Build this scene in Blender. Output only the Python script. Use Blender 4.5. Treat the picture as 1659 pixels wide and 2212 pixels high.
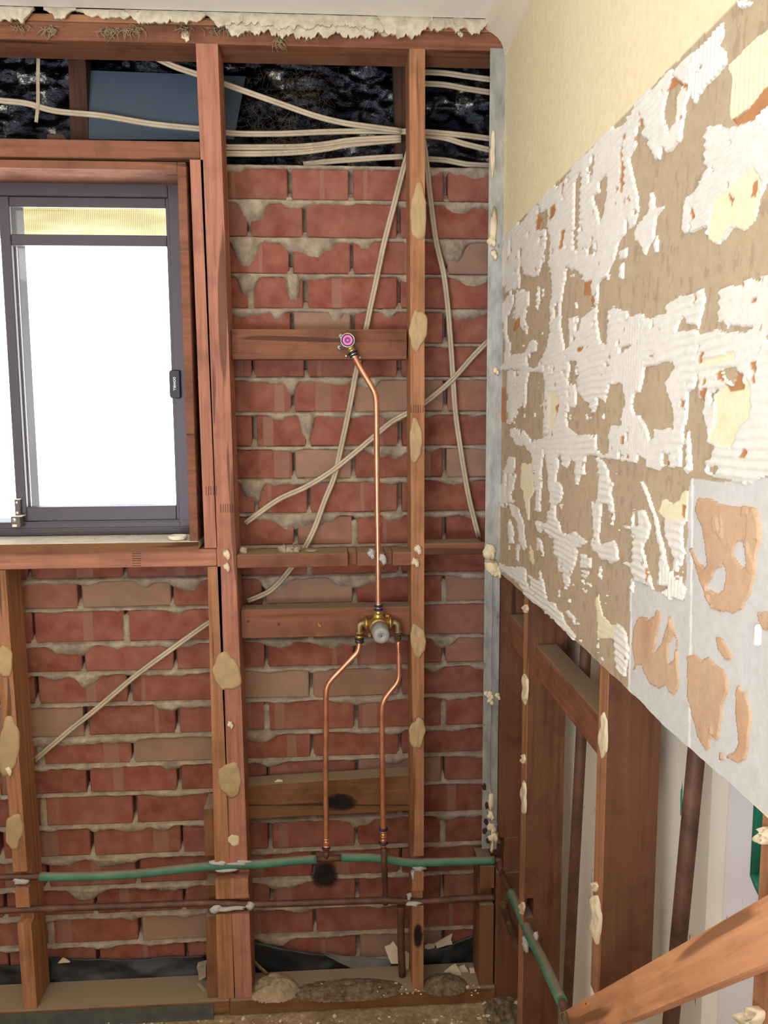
import bpy, bmesh, math, random
import numpy as np
from mathutils import Vector, Matrix

for o in list(bpy.data.objects):
    bpy.data.objects.remove(o)
SC = bpy.context.scene
COL = SC.collection
random.seed(7)
RNG = np.random.default_rng(11)

# ------------------------------------------------------------------ camera
F_PX, YAW, PITCH, ROLL = 1760.9, 0.0650018789, 0.122076082, -0.00451662411
CAM = np.array([0.0, -1.85, 1.46])
def _rot():
    M = np.array([[1, 0, 0], [0, 0, -1], [0, 1, 0]], float)
    c, s = math.cos(YAW), math.sin(YAW); Ry = np.array([[c, 0, -s], [0, 1, 0], [s, 0, c]])
    c, s = math.cos(PITCH), math.sin(PITCH); Rx = np.array([[1, 0, 0], [0, c, -s], [0, s, c]])
    c, s = math.cos(ROLL), math.sin(ROLL); Rz = np.array([[c, -s, 0], [s, c, 0], [0, 0, 1]])
    return Rz @ Rx @ Ry @ M
A = _rot()
cd = bpy.data.cameras.new('camera'); cam = bpy.data.objects.new('camera', cd); COL.objects.link(cam)
cd.sensor_fit = 'HORIZONTAL'; cd.sensor_width = 36.0; cd.lens = F_PX / 1659 * 36.0
cd.clip_start = 0.02
m = Matrix(((A[0][0], -A[1][0], -A[2][0], CAM[0]), (A[0][1], -A[1][1], -A[2][1], CAM[1]),
            (A[0][2], -A[1][2], -A[2][2], CAM[2]), (0, 0, 0, 1)))
cam.matrix_world = m
SC.camera = cam

# ------------------------------------------------------------------ light
SC.view_settings.view_transform = 'Standard'; SC.view_settings.look = 'None'
SC.view_settings.gamma = 1.0; SC.view_settings.use_curve_mapping = False
SC.view_settings.exposure = 0.0
WORLD_STRENGTH = 10.5
w = bpy.data.worlds.new('sky'); SC.world = w; w.use_nodes = True
# bright hazy sky over sunlit paving: below the horizon it is brighter than above
bg = w.node_tree.nodes['Background']; bg.inputs[1].default_value = WORLD_STRENGTH
_t = w.node_tree; _tc = _t.nodes.new('ShaderNodeTexCoord'); _sx = _t.nodes.new('ShaderNodeSeparateXYZ'); _rp = _t.nodes.new('ShaderNodeValToRGB')
_mr = _t.nodes.new('ShaderNodeMapRange'); _mr.inputs[1].default_value = -.4; _mr.inputs[2].default_value = .4
_t.links.new(_tc.outputs['Generated'], _sx.inputs[0]); _t.links.new(_sx.outputs[2], _mr.inputs[0]); _t.links.new(_mr.outputs[0], _rp.inputs[0])
_rp.color_ramp.elements[0].color = (1.0, 0.99, 0.97, 1); _rp.color_ramp.elements[1].color = (0.30, 0.34, 0.39, 1); _t.links.new(_rp.outputs[0], bg.inputs[0])
def area(name, loc, rot, sx, sy, power, color=(1, 1, 1), portal=False, spread=180):
    l = bpy.data.lights.new(name, 'AREA'); l.shape = 'RECTANGLE'; l.size = sx; l.size_y = sy; l.energy = power; l.color = color
    l.spread = math.radians(spread)
    if portal: l.cycles.is_portal = True
    o = bpy.data.objects.new(name, l); COL.objects.link(o); o.location = loc; o.rotation_euler = rot
    return o
# daylight entering by the window, and an added fill for unseen daylight from behind left, tilted up to the ceiling
area('window_portal', (-0.78, 0.30, 1.55), (math.radians(-90), 0, 0), 1.0, 0.85, 1, portal=True)
area('rear_daylight_fill', (-0.8, -3.1, 0.95), (math.radians(164), 0, math.radians(-22)), 1.4, 1.2, 140, (0.92, 0.98, 1.06), spread=166)

# ------------------------------------------------------------------ pixel rays -> points on real planes
def _ray(px, py): return A.T @ np.array([(px - 829.5) / F_PX, (py - 1106) / F_PX, 1.0])
def PY(px, py, Y=0.0): v = _ray(px, py); return Vector(CAM + v * ((Y - CAM[1]) / v[1]))
def PX(px, py, X=0.39): v = _ray(px, py); return Vector(CAM + v * ((X - CAM[0]) / v[0]))
def PZ(px, py, Z=0.0): v = _ray(px, py); return Vector(CAM + v * ((Z - CAM[2]) / v[2]))

# ------------------------------------------------------------------ numpy noise
def _hash(ix, iy, seed):
    n = (ix.astype(np.int64) * 374761393 + iy.astype(np.int64) * 668265263 + seed * 144665) & 0xffffffff
    n = ((n ^ (n >> 13)) * 1274126177) & 0xffffffff
    n = n ^ (n >> 16)
    return (n & 0xffff) / 65535.0
def vnoise(x, y, seed=0):
    x = np.asarray(x, float); y = np.asarray(y, float)
    ix = np.floor(x); iy = np.floor(y); fx = x - ix; fy = y - iy
    fx = fx * fx * (3 - 2 * fx); fy = fy * fy * (3 - 2 * fy)
    a = _hash(ix, iy, seed); b = _hash(ix + 1, iy, seed); c = _hash(ix, iy + 1, seed); d = _hash(ix + 1, iy + 1, seed)
    return (a * (1 - fx) + b * fx) * (1 - fy) + (c * (1 - fx) + d * fx) * fy
def fbm(x, y, seed=0, oct=4):
    s = 0; amp = 0.5; tot = 0
    for k in range(oct):
        s = s + amp * vnoise(np.asarray(x) * 2 ** k, np.asarray(y) * 2 ** k, seed + k * 17); tot += amp; amp *= 0.5
    return s / tot
def lin(c):
    return tuple(((v / 255) / 12.92 if v / 255 <= 0.04045 else (((v / 255) + 0.055) / 1.055) ** 2.4) for v in c)

# ------------------------------------------------------------------ materials
class NT:
    def __init__(s, name):
        s.m = bpy.data.materials.new(name); s.m.use_nodes = True; s.t = s.m.node_tree; s.n = s.t.nodes
        s.b = s.n['Principled BSDF']
    def add(s, typ, **kw):
        n = s.n.new(typ)
        for k, v in kw.items(): setattr(n, k, v)
        return n
    def link(s, a, b): s.t.links.new(a, b)
    def coords(s, scale=(1, 1, 1), rnd=True, kind='Object'):
        tc = s.add('ShaderNodeTexCoord'); mp = s.add('ShaderNodeMapping'); mp.inputs['Scale'].default_value = scale
        if rnd:
            oi = s.add('ShaderNodeObjectInfo'); ml = s.add('ShaderNodeVectorMath', operation='SCALE'); ml.inputs[0].default_value = (7.3, 3.1, 5.7)
            s.link(oi.outputs['Random'], ml.inputs['Scale']); ad = s.add('ShaderNodeVectorMath', operation='ADD')
            s.link(tc.outputs[kind], ad.inputs[0]); s.link(ml.outputs[0], ad.inputs[1]); s.link(ad.outputs[0], mp.inputs[0])
        else: s.link(tc.outputs[kind], mp.inputs[0])
        return mp.outputs[0]
    def noise(s, vec, scale, detail=4, rough=0.55, dist=0.0):
        n = s.add('ShaderNodeTexNoise'); n.inputs['Scale'].default_value = scale; n.inputs['Detail'].default_value = detail
        n.inputs['Roughness'].default_value = rough; n.inputs['Distortion'].default_value = dist
        s.link(vec, n.inputs['Vector']); return n.outputs['Fac']
    def ramp(s, fac, stops):
        r = s.add('ShaderNodeValToRGB'); e = r.color_ramp.elements
        while len(e) < len(stops): e.new(0.5)
        for el, (p, c) in zip(e, stops): el.position = p; el.color = (*c, 1) if len(c) == 3 else c
        s.link(fac, r.inputs[0]); return r.outputs[0]
    def mix(s, fac, a, b, mode='MIX'):
        n = s.add('ShaderNodeMix', data_type='RGBA', blend_type=mode)
        for i, v in ((0, fac), (6, a), (7, b)):
            if isinstance(v, (int, float)): n.inputs[i].default_value = v
            elif isinstance(v, tuple): n.inputs[i].default_value = (*v, 1)
            else: s.link(v, n.inputs[i])
        return n.outputs[2]
    def bump(s, h, strength=0.3, dist=0.01):
        b = s.add('ShaderNodeBump'); b.inputs['Strength'].default_value = strength; b.inputs['Distance'].default_value = dist
        s.link(h, b.inputs['Height']); s.link(b.outputs[0], s.b.inputs['Normal'])
    def base(s, c, rough=0.7, metal=0.0, spec=0.5):
        if isinstance(c, tuple): s.b.inputs['Base Color'].default_value = (*c, 1)
        else: s.link(c, s.b.inputs['Base Color'])
        s.b.inputs['Roughness'].default_value = rough; s.b.inputs['Metallic'].default_value = metal
        s.b.inputs['Specular IOR Level'].default_value = spec
        return s.m

def wood(name, light, dark, axis='Z', stain=0.35, grain=1.0, dust=0.0):
    N = NT(name)
    sc = {'Z': (1, 1, .045), 'X': (.045, 1, 1), 'Y': (1, .045, 1)}[axis]
    v = N.coords(sc); v2 = N.coords((1, 1, 1))
    g = N.noise(v, 95 * grain, 6, 0.6, 0.4)
    big = N.noise(v, 14, 3, 0.5, 1.2)
    c = N.ramp(g, [(0.28, dark), (0.46, tuple((a + b) / 2 for a, b in zip(light, dark))), (0.68, light)])
    c = N.mix(N.ramp(big, [(0.35, (0, 0, 0)), (0.7, (1, 1, 1))]), c, tuple(a * .72 for a in light), 'MIX') if stain > .5 else c
    blot = N.noise(v2, 11, 5, 0.6)
    c = N.mix(N.ramp(blot, [(0.50, (0, 0, 0)), (0.72, (stain,) * 3)]), c, tuple(a * .45 for a in dark))
    crack = N.noise(v, 40, 2, 0.4)
    c = N.mix(N.ramp(crack, [(.655, (0, 0, 0)), (.685, (.75,) * 3)]), c, tuple(a * .35 for a in dark))
    if dust:
        geo = N.add('ShaderNodeNewGeometry'); sx = N.add('ShaderNodeSeparateXYZ'); N.link(geo.outputs['Normal'], sx.inputs[0])
        f = N.ramp(sx.outputs[2], [(0.6, (0, 0, 0)), (0.9, (dust,) * 3)])
        c = N.mix(f, c, lin((150, 132, 106)))
    N.bump(g, 0.25, 0.002)
    return N.base(c, 0.75, spec=0.25)
L, D = lin((206, 142, 96)), lin((150, 92, 56))
M = {}
for ax in 'XYZ':
    M['pine' + ax] = wood('pine_' + ax, lin((184, 130, 92)), lin((130, 86, 58)), ax, .35)
    M['hard' + ax] = wood('hardwood_' + ax, lin((150, 98, 72)), lin((100, 62, 44)), ax, .6, dust=.85)
    M['red' + ax] = wood('red_timber_' + ax, lin((186, 128, 104)), lin((140, 90, 72)), ax, .4)
    M['fresh' + ax] = wood('fresh_timber_' + ax, lin((222, 162, 118)), lin((184, 126, 86)), ax, .3)
    M['brown' + ax] = wood('brown_timber_' + ax, lin((128, 84, 60)), lin((88, 54, 38)), ax, .6, dust=.75)
    M['dirty' + ax] = wood('dirty_timber_' + ax, lin((142, 98, 64)), lin((92, 58, 36)), ax, .6, dust=.9)

def plain(name, c, rough=.7, metal=0, spec=.5, var=0.12, scale=20, bump=0.0, bscale=80):
    N = NT(name); v = N.coords()
    n = N.noise(v, scale, 4)
    col = N.ramp(n, [(0.3, tuple(x * (1 - var) for x in c)), (0.7, tuple(min(1, x * (1 + var)) for x in c))])
    if bump: N.bump(N.noise(v, bscale, 5), bump, 0.004)
    return N.base(col, rough, metal, spec)
M['plaster'] = plain('ceiling_paint', lin((238, 232, 222)), .9, var=.02)
M['cream'] = plain('cream_paint', lin((232, 218, 180)), .8, var=.02)
M['primer'] = plain('stripped_wall', lin((150, 142, 134)), .85, var=.02)
M['cornice'] = plain('cornice_paint', lin((228, 216, 194)), .85, var=.02)
M['gyp'] = plain('torn_plasterboard', lin((200, 188, 164)), .95, var=.22, scale=60, bump=.5)
M['fluff'] = plain('dusty_fibre', lin((150, 132, 106)), 1, var=.2)
M['web'] = plain('brown_web', lin((104, 86, 66)), 1, var=.2)
M['mortar'] = None
N = NT('mortar'); v = N.coords(rnd=False)
n1 = N.noise(v, 30, 6, .65); n2 = N.noise(v, 180, 4, .6)
c = N.ramp(n1, [(.3, lin((138, 122, 104))), (.55, lin((178, 162, 140))), (.75, lin((204, 190, 168)))])
N.bump(N.noise(v, 120, 8, .7), .7, .006); M['mortar'] = N.base(c, .95, spec=.15)
# brick: each brick's own tone, kiln band and streaks, read from its UVs and its stored random numbers
N = NT('red_brick'); at = N.add('ShaderNodeAttribute', attribute_name='rnd'); sep = N.add('ShaderNodeSeparateColor'); N.link(at.outputs['Color'], sep.inputs[0])
uv = N.add('ShaderNodeUVMap', uv_map='UVMap'); su = N.add('ShaderNodeSeparateXYZ'); N.link(uv.outputs[0], su.inputs[0])
v = N.coords(rnd=False)
tone = N.ramp(sep.outputs[0], [(0, lin((118, 62, 50))), (.3, lin((132, 70, 57))), (.6, lin((126, 72, 62))), (.86, lin((140, 80, 68))), (.93, lin((140, 112, 94))), (1, lin((150, 124, 104)))])
cl = N.noise(v, 22, 6, .6); fine = N.noise(v, 260, 3, .6)
c = N.mix(N.ramp(cl, [(.35, (0, 0, 0)), (.75, (.45,) * 3)]), tone, lin((190, 136, 112)))
d = N.add('ShaderNodeMath', operation='SUBTRACT'); N.link(su.outputs[0], d.inputs[0]); N.link(sep.outputs[1], d.inputs[1])
ab = N.add('ShaderNodeMath', operation='ABSOLUTE'); N.link(d.outputs[0], ab.inputs[0])
wob = N.add('ShaderNodeMath', operation='MULTIPLY_ADD'); N.link(cl, wob.inputs[0]); wob.inputs[1].default_value = .06; N.link(ab.outputs[0], wob.inputs[2])
lt = N.add('ShaderNodeMath', operation='LESS_THAN'); N.link(wob.outputs[0], lt.inputs[0]); N.link(sep.outputs[2], lt.inputs[1])
hf = N.add('ShaderNodeMath', operation='MULTIPLY'); N.link(lt.outputs[0], hf.inputs[0]); hf.inputs[1].default_value = .6
c = N.mix(hf.outputs[0], c, lin((152, 116, 100)))
c = N.mix(N.ramp(N.noise(v, 6, 3), [(.5, (0, 0, 0)), (.8, (.4,) * 3)]), c, lin((132, 100, 84)))
N.bump(fine, .25, .002); M['brick'] = N.base(c, .9, spec=.2)
# painted / stripped board: own colours stored per point
def colmat(name, rough=.85, bump=.25, bs=140):
    N = NT(name); at = N.add('ShaderNodeAttribute', attribute_name='Col'); v = N.coords(rnd=False)
    c = N.mix(N.ramp(N.noise(v, 90, 4, .6), [(.35, (.9, .9, .9)), (.65, (1, 1, 1))]), (1.0, 1.0, 1.0), (1.0, 1.0, 1.0))
    n = N.ramp(N.noise(v, 70, 5, .65), [(.3, (.9, .88, .86)), (.65, (1, 1, 1))])
    c = N.mix(1.0, at.outputs['Color'], n, 'MULTIPLY')
    N.bump(N.noise(v, bs, 5, .6), bump, .003); return N.base(c, rough, spec=.25)
M['board'] = colmat('stripped_board', .85, .12); M['adhesive'] = colmat('tile_adhesive', .9, .3, 200)
N = NT('copper'); v = N.coords(rnd=False)
M['copper'] = N.base(N.ramp(N.noise(v, 30, 4), [(.3, lin((214, 142, 108))), (.7, lin((236, 172, 138)))]), .32, .85)
N = NT('old_copper'); v = N.coords()
M['oldcopper'] = N.base(N.ramp(N.noise(v, 25, 5, .7), [(.3, lin((74, 50, 40))), (.6, lin((112, 78, 60))), (.8, lin((132, 104, 82)))]), .6, .35)
M['brass'] = plain('brass', lin((205, 175, 105)), .35, .85, var=.1)
M['dullbrass'] = plain('dull_brass', lin((150, 128, 92)), .45, .7, var=.15)
M['steel'] = plain('pressed_steel', lin((205, 200, 190)), .3, .9, var=.05)
M['cap'] = plain('grey_plastic', lin((160, 158, 154)), .5, var=.02)
M['black'] = plain('black_plastic', lin((26, 26, 34)), .5, var=.1)
M['navy'] = plain('navy_plastic', lin((44, 36, 70)), .4, var=.1)
M['pink'] = plain('pink_plastic', lin((240, 120, 190)), .4, var=.03)
M['purple'] = plain('purple_plastic', lin((110, 70, 120)), .5, var=.03)
M['cable'] = plain('grey_white_cable', lin((184, 168, 142)), .6, var=.18, scale=12)
N = NT('green_lagging'); v = N.coords()
c = N.ramp(N.noise(v, 18, 5, .6), [(.3, lin((54, 102, 82))), (.6, lin((76, 130, 106)))])
geo = N.add('ShaderNodeNewGeometry'); sx = N.add('ShaderNodeSeparateXYZ'); N.link(geo.outputs['Normal'], sx.inputs[0])
c = N.mix(N.ramp(sx.outputs[2], [(.55, (0, 0, 0)), (.95, (.9,) * 3)]), c, lin((138, 124, 100)))
M['green'] = N.base(c, .6)
M['teal'] = plain('teal_plastic', lin((30, 128, 104)), .45, var=.06)
M['putty'] = plain('pale_putty', lin((186, 180, 176)), .7, var=.1, bump=.4)
M['glue'] = plain('tan_adhesive', lin((178, 150, 108)), .7, var=.1, bump=.35, bscale=60)
M['paleglue'] = plain('pale_adhesive', lin((222, 204, 170)), .7, var=.1, bump=.35, bscale=60)
N = NT('galvanised'); v = N.coords((1, 1, .3))
c = N.ramp(N.noise(v, 45, 5, .65), [(.3, lin((138, 140, 138))), (.7, lin((190, 190, 184)))])
c = N.mix(N.ramp(N.noise(N.coords(), 26, 4, .7), [(.66, (0, 0, 0)), (.72, (.6,) * 3)]), c, lin((70, 44, 36)))
M['galv'] = N.base(c, .5, .55)
M['alu'] = plain('brown_aluminium', lin((74, 66, 74)), .45, .2, var=.06)
M['darkalu'] = plain('dark_outer_aluminium', lin((26, 27, 32)), .6, 0, .2, var=.1)
M['alured'] = plain('brown_aluminium_inner', lin((96, 84, 82)), .5, .1, var=.1)
N = NT('cladding_paint'); v = N.coords(rnd=False); v2 = N.coords((1, 1, .3), rnd=False)
c = N.mix(N.ramp(N.noise(v2, 110, 2, .5), [(.73, (0, 0, 0)), (.76, (.8,) * 3)]), lin((242, 236, 220)), lin((110, 78, 58)))
M['clad'] = N.base(c, .7)
N = NT('cladding_white'); v2 = N.coords((1, 1, .3), rnd=False)
c = N.mix(N.ramp(N.noise(v2, 110, 2, .5), [(.74, (0, 0, 0)), (.77, (.8,) * 3)]), lin((246, 246, 252)), lin((110, 84, 70)))
M['cladw'] = N.base(c, .7)
M['dpc'] = plain('black_membrane', lin((17, 18, 20)), .5, var=.2, bump=.3, bscale=40)
M['greydpc'] = plain('dusty_membrane', lin((104, 100, 98)), .85, var=.2, bump=.4)
N = NT('foil'); v = N.coords(rnd=False)
c = N.ramp(N.noise(v, 12, 5, .7), [(.42, lin((22, 25, 32))), (.60, lin((66, 68, 74))), (.70, lin((225, 220, 210)))])  # pale end of the ramp paints glints into the foil's colour
N.bump(N.noise(v, 60, 5, .7), .5, .01); M['foil'] = N.base(c, .24, .95)
M['panel'] = plain('blue_grey_sheet', lin((74, 88, 102)), .7, var=.06, scale=8)
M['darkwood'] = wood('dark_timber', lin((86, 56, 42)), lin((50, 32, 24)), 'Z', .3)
N = NT('dirt'); v = N.coords(rnd=False)
c = N.ramp(N.noise(v, 60, 6, .7), [(.3, lin((74, 58, 42))), (.5, lin((128, 108, 82))), (.72, lin((168, 150, 122)))])
N.bump(N.noise(v, 140, 6, .7), .7, .008); M['dirt'] = N.base(c, .95, spec=.1)
N = NT('chipboard_floor'); v = N.coords(rnd=False)
c = N.ramp(N.noise(v, 70, 6, .7), [(.3, lin((118, 96, 70))), (.55, lin((168, 142, 106))), (.75, lin((198, 174, 136)))])
c = N.mix(N.ramp(N.noise(v, 9, 3), [(.5, (0, 0, 0)), (.7, (.5,) * 3)]), c, lin((110, 82, 60)))
N.bump(N.noise(v, 200, 4), .4, .003); M['floor'] = N.base(c, .9, spec=.15)
M['white'] = plain('white_plastic', lin((236, 226, 206)), .5, var=.03)
M['shard'] = plain('plaster_shard', lin((214, 198, 168)), .85, var=.12, scale=40)
M['sill'] = plain('weathered_sill', lin((206, 196, 178)), .8, var=.15, scale=40)
N = NT('glass'); N.n.remove(N.b)
tr = N.add('ShaderNodeBsdfTransparent'); gl = N.add('ShaderNodeBsdfGlossy'); gl.inputs['Roughness'].default_value = .02
mx = N.add('ShaderNodeMixShader'); mx.inputs[0].default_value = .06; N.link(tr.outputs[0], mx.inputs[1]); N.link(gl.outputs[0], mx.inputs[2])
N.link(mx.outputs[0], N.n['Material Output'].inputs[0]); M['glass'] = N.m
N = NT('shade_cloth'); v = N.coords((1, 1, 1), rnd=False)
wv = N.add('ShaderNodeTexWave', bands_direction='X'); wv.inputs['Scale'].default_value = 55; N.link(v, wv.inputs[0])
wz = N.add('ShaderNodeTexWave', bands_direction='Z'); wz.inputs['Scale'].default_value = 30; wz.inputs['Distortion'].default_value = 2; N.link(v, wz.inputs[0])
c = N.mix(N.ramp(wv.outputs['Fac'], [(.2, (0, 0, 0)), (.5, (1, 1, 1))]), lin((122, 112, 80)), lin((176, 170, 138)))
c = N.mix(N.ramp(N.noise(N.coords((1, 1, 5), rnd=False), 4, 3), [(.4, (0, 0, 0)), (.65, (.6,) * 3)]), c, lin((190, 186, 164)))
N.n.remove(N.b); t1 = N.add('ShaderNodeBsdfTranslucent'); N.link(c, t1.inputs[0]); N.link(t1.outputs[0], N.n['Material Output'].inputs[0]); M['shade'] = N.m
M['leaf'] = plain('dull_leaf', lin((70, 100, 110)), .7, var=.3)

M['fluff2'] = plain('mortar_fluff', lin((156, 136, 106)), 1, var=.25, scale=60, bump=.6)
M['dirtymetal'] = plain('dirty_metal', lin((92, 92, 84)), .7, .3, var=.2, scale=30)
M['rust'] = plain('rust', lin((64, 34, 28)), .9, var=.2)

# ------------------------------------------------------------------ mesh helpers
class MB:
    def __init__(s): s.v = []; s.f = []; s.sm = []
    def _add(s, vs, fs, smooth=False):
        b = len(s.v); s.v += [tuple(p) for p in vs]; s.f += [tuple(b + i for i in f) for f in fs]; s.sm += [smooth] * len(fs); return s
    def box(s, x0, x1, y0, y1, z0, z1, bev=0.0015):
        bm = bmesh.new(); bmesh.ops.create_cube(bm, size=1)
        for q in bm.verts:
            q.co = Vector((x0 if q.co.x < 0 else x1, y0 if q.co.y < 0 else y1, z0 if q.co.z < 0 else z1))
        if bev: bmesh.ops.bevel(bm, geom=list(bm.edges), offset=min(bev, abs(x1 - x0) * .3, abs(y1 - y0) * .3, abs(z1 - z0) * .3), segments=1, affect='EDGES', profile=.5)
        bm.normal_update(); bm.verts.index_update()
        s._add([q.co[:] for q in bm.verts], [[q.index for q in f.verts] for f in bm.faces]); bm.free(); return s
    def hexa(s, P8):
        """eight corners: bottom four (ccw), top four"""
        return s._add(P8, [(3, 2, 1, 0), (4, 5, 6, 7), (0, 1, 5, 4), (1, 2, 6, 5), (2, 3, 7, 6), (3, 0, 4, 7)])
    def prism(s, poly, vec, smooth=False):
        """polygon (3-D points in a plane) extruded by vec"""
        n = len(poly); vec = Vector(vec); P = [Vector(p) for p in poly]
        s._add([p[:] for p in P] + [(p + vec)[:] for p in P], [tuple(range(n))[::-1], tuple(range(n, 2 * n))] + [(i, (i + 1) % n, n + (i + 1) % n, n + i) for i in range(n)], smooth); return s
    def tube(s, pts, r, seg=10, smooth_path=True, cap=True, step=0.01, flat=1.0):
        P = [Vector(p) for p in pts]
        if smooth_path and len(P) > 2: P = catmull(P, step)
        n = len(P); rs = r if isinstance(r, (list, tuple)) else [r] * n
        if len(rs) != n: rs = [rs[min(len(rs) - 1, int(i * len(rs) / n))] for i in range(n)]
        t0 = (P[1] - P[0]).normalized(); up = Vector((0, 0, 1)) if abs(t0.z) < .9 else Vector((0, 1, 0))
        nrm = (up - t0 * up.dot(t0)).normalized(); vs = []; fs = []
        for i in range(n):
            t = (P[min(i + 1, n - 1)] - P[max(i - 1, 0)]).normalized(); nrm = (nrm - t * nrm.dot(t)).normalized(); bi = t.cross(nrm)
            for k in range(seg):
                a = 2 * math.pi * k / seg; vs.append((P[i] + (nrm * math.cos(a) + bi * math.sin(a) * flat) * rs[i])[:])
        for i in range(n - 1):
            for k in range(seg):
                k2 = (k + 1) % seg; fs.append((i * seg + k, i * seg + k2, (i + 1) * seg + k2, (i + 1) * seg + k))
        s._add(vs, fs, True)
        if cap:
            b = len(s.v) - n * seg; s.f += [tuple(b + k for k in range(seg))[::-1], tuple(b + (n - 1) * seg + k for k in range(seg))]; s.sm += [False, False]
        return s
    def lathe(s, base, axis, prof, seg=28):
        """prof: (distance along axis, radius)"""
        base = Vector(base); ax = Vector(axis).normalized(); u = ax.orthogonal().normalized(); w_ = ax.cross(u); vs = []; fs = []; n = len(prof)
        for d, r in prof:
            for k in range(seg):
                a = 2 * math.pi * k / seg; vs.append((base + ax * d + (u * math.cos(a) + w_ * math.sin(a)) * r)[:])
        for i in range(n - 1):
            for k in range(seg):
                k2 = (k + 1) % seg; fs.append((i * seg + k, i * seg + k2, (i + 1) * seg + k2, (i + 1) * seg + k))
        fs.append(tuple(range(seg))[::-1]); fs.append(tuple((n - 1) * seg + k for k in range(seg)))
        return s._add(vs, fs, True)
    def blob(s, c, rx, ry, rz, seed=0, amp=.3, sub=2, smooth=True):
        bm = bmesh.new(); bmesh.ops.create_icosphere(bm, subdivisions=sub, radius=1); rr = random.Random(seed)
        ph = [(rr.uniform(1, 3.5), rr.uniform(1, 3.5), rr.uniform(1, 3.5), rr.uniform(0, 6)) for _ in range(5)]
        for q in bm.verts:
            k = 1 + amp * sum(math.sin(a * q.co.x * 1.6 + b * q.co.y * 1.6 + cc * q.co.z * 1.6 + d) for a, b, cc, d in ph) / 2.2
            q.co = Vector((c[0] + q.co.x * rx * k, c[1] + q.co.y * ry * k, c[2] + q.co.z * rz * k))
        bm.verts.index_update(); s._add([q.co[:] for q in bm.verts], [[q.index for q in f.verts] for f in bm.faces], smooth); bm.free(); return s
    def build(s, name, mat, parent=None, loc=None, label=None, cat=None, group=None, kind=None):
        if parent is not None: off = Vector(parent['_w'])
        elif loc is not None: off = Vector(loc)
        else:
            a = np.array(s.v); off = Vector(((a[:, 0].min() + a[:, 0].max()) / 2, (a[:, 1].min() + a[:, 1].max()) / 2, a[:, 2].min()))
        me = bpy.data.meshes.new(name); me.from_pydata([(x - off.x, y - off.y, z - off.z) for x, y, z in s.v], [], s.f)
        me.polygons.foreach_set('use_smooth', s.sm); me.materials.append(M[mat] if isinstance(mat, str) else mat); me.update()
        o = bpy.data.objects.new(name, me); COL.objects.link(o); o['_w'] = off[:]
        if parent is not None: o.parent = parent
        else: o.location = off
        return tag(o, label, cat, group, kind)
def catmull(P, step=.01):
    out = []
    Q = [P[0] * 2 - P[1]] + P + [P[-1] * 2 - P[-2]]
    for i in range(1, len(Q) - 2):
        n = max(2, int((Q[i + 1] - Q[i]).length / step))
        for k in range(n):
            t = k / n; a, b, c, d = Q[i - 1], Q[i], Q[i + 1], Q[i + 2]
            out.append(0.5 * ((2 * b) + (c - a) * t + (2 * a - 5 * b + 4 * c - d) * t * t + (3 * b - a - 3 * c + d) * t ** 3))
    out.append(P[-1]); return out
def tag(o, label=None, cat=None, group=None, kind=None):
    if label: o['label'] = label
    if cat: o['category'] = cat
    if group: o['group'] = group
    if kind: o['kind'] = kind
    return o
def grid_mesh(name, P, keep, mat, cols=None, smooth=True, parent=None, loc=(0, 0, 0)):
    """P: (r, c, 3) points; keep: (r-1, c-1) bool"""
    r, c = P.shape[:2]; idx = np.arange(r * c).reshape(r, c)
    q = np.stack([idx[:-1, :-1], idx[:-1, 1:], idx[1:, 1:], idx[1:, :-1]], -1)[keep]
    used = np.unique(q); remap = np.full(r * c, -1); remap[used] = np.arange(len(used)); q = remap[q]
    V = P.reshape(-1, 3)[used] - np.array(parent['_w'] if parent is not None else loc)
    me = bpy.data.meshes.new(name); me.vertices.add(len(V)); me.vertices.foreach_set('co', V.ravel())
    me.loops.add(q.size); me.loops.foreach_set('vertex_index', q.ravel().astype(np.int32))
    me.polygons.add(len(q)); me.polygons.foreach_set('loop_start', np.arange(0, q.size, 4, dtype=np.int32))
    me.update(calc_edges=True); me.polygons.foreach_set('use_smooth', np.full(len(q), smooth))
    if cols is not None:
        at = me.color_attributes.new('Col', 'FLOAT_COLOR', 'POINT'); cc = np.ones((len(V), 4)); cc[:, :3] = cols.reshape(-1, 3)[used]
        at.data.foreach_set('color', cc.ravel())
    me.materials.append(M[mat]); me.validate()
    o = bpy.data.objects.new(name, me); COL.objects.link(o); o['_w'] = tuple(parent['_w']) if parent is not None else tuple(loc)
    if parent is not None: o.parent = parent
    else: o.location = loc
    return o
# ================================================================== SETTING
CEIL, XW = 2.285, 0.39
mb = MB().box(-1.9, 0.60, -3.4, 0.24, -0.02, 0.0, 0); mb.build('floor', 'floor', kind='structure')
ceil = MB().box(-1.9, 0.50, -3.4, -0.030, CEIL, CEIL + .01, 0).build('ceiling', 'plaster', kind='structure')
MB().box(-1.92, -1.9, -3.4, 0.9, -0.02, 3.2, 0).build('wall_left', 'primer', kind='structure')
MB().box(-1.92, 0.62, -3.42, -3.4, -0.02, 3.2, 0).build('wall_front', 'primer', kind='structure')

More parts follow.
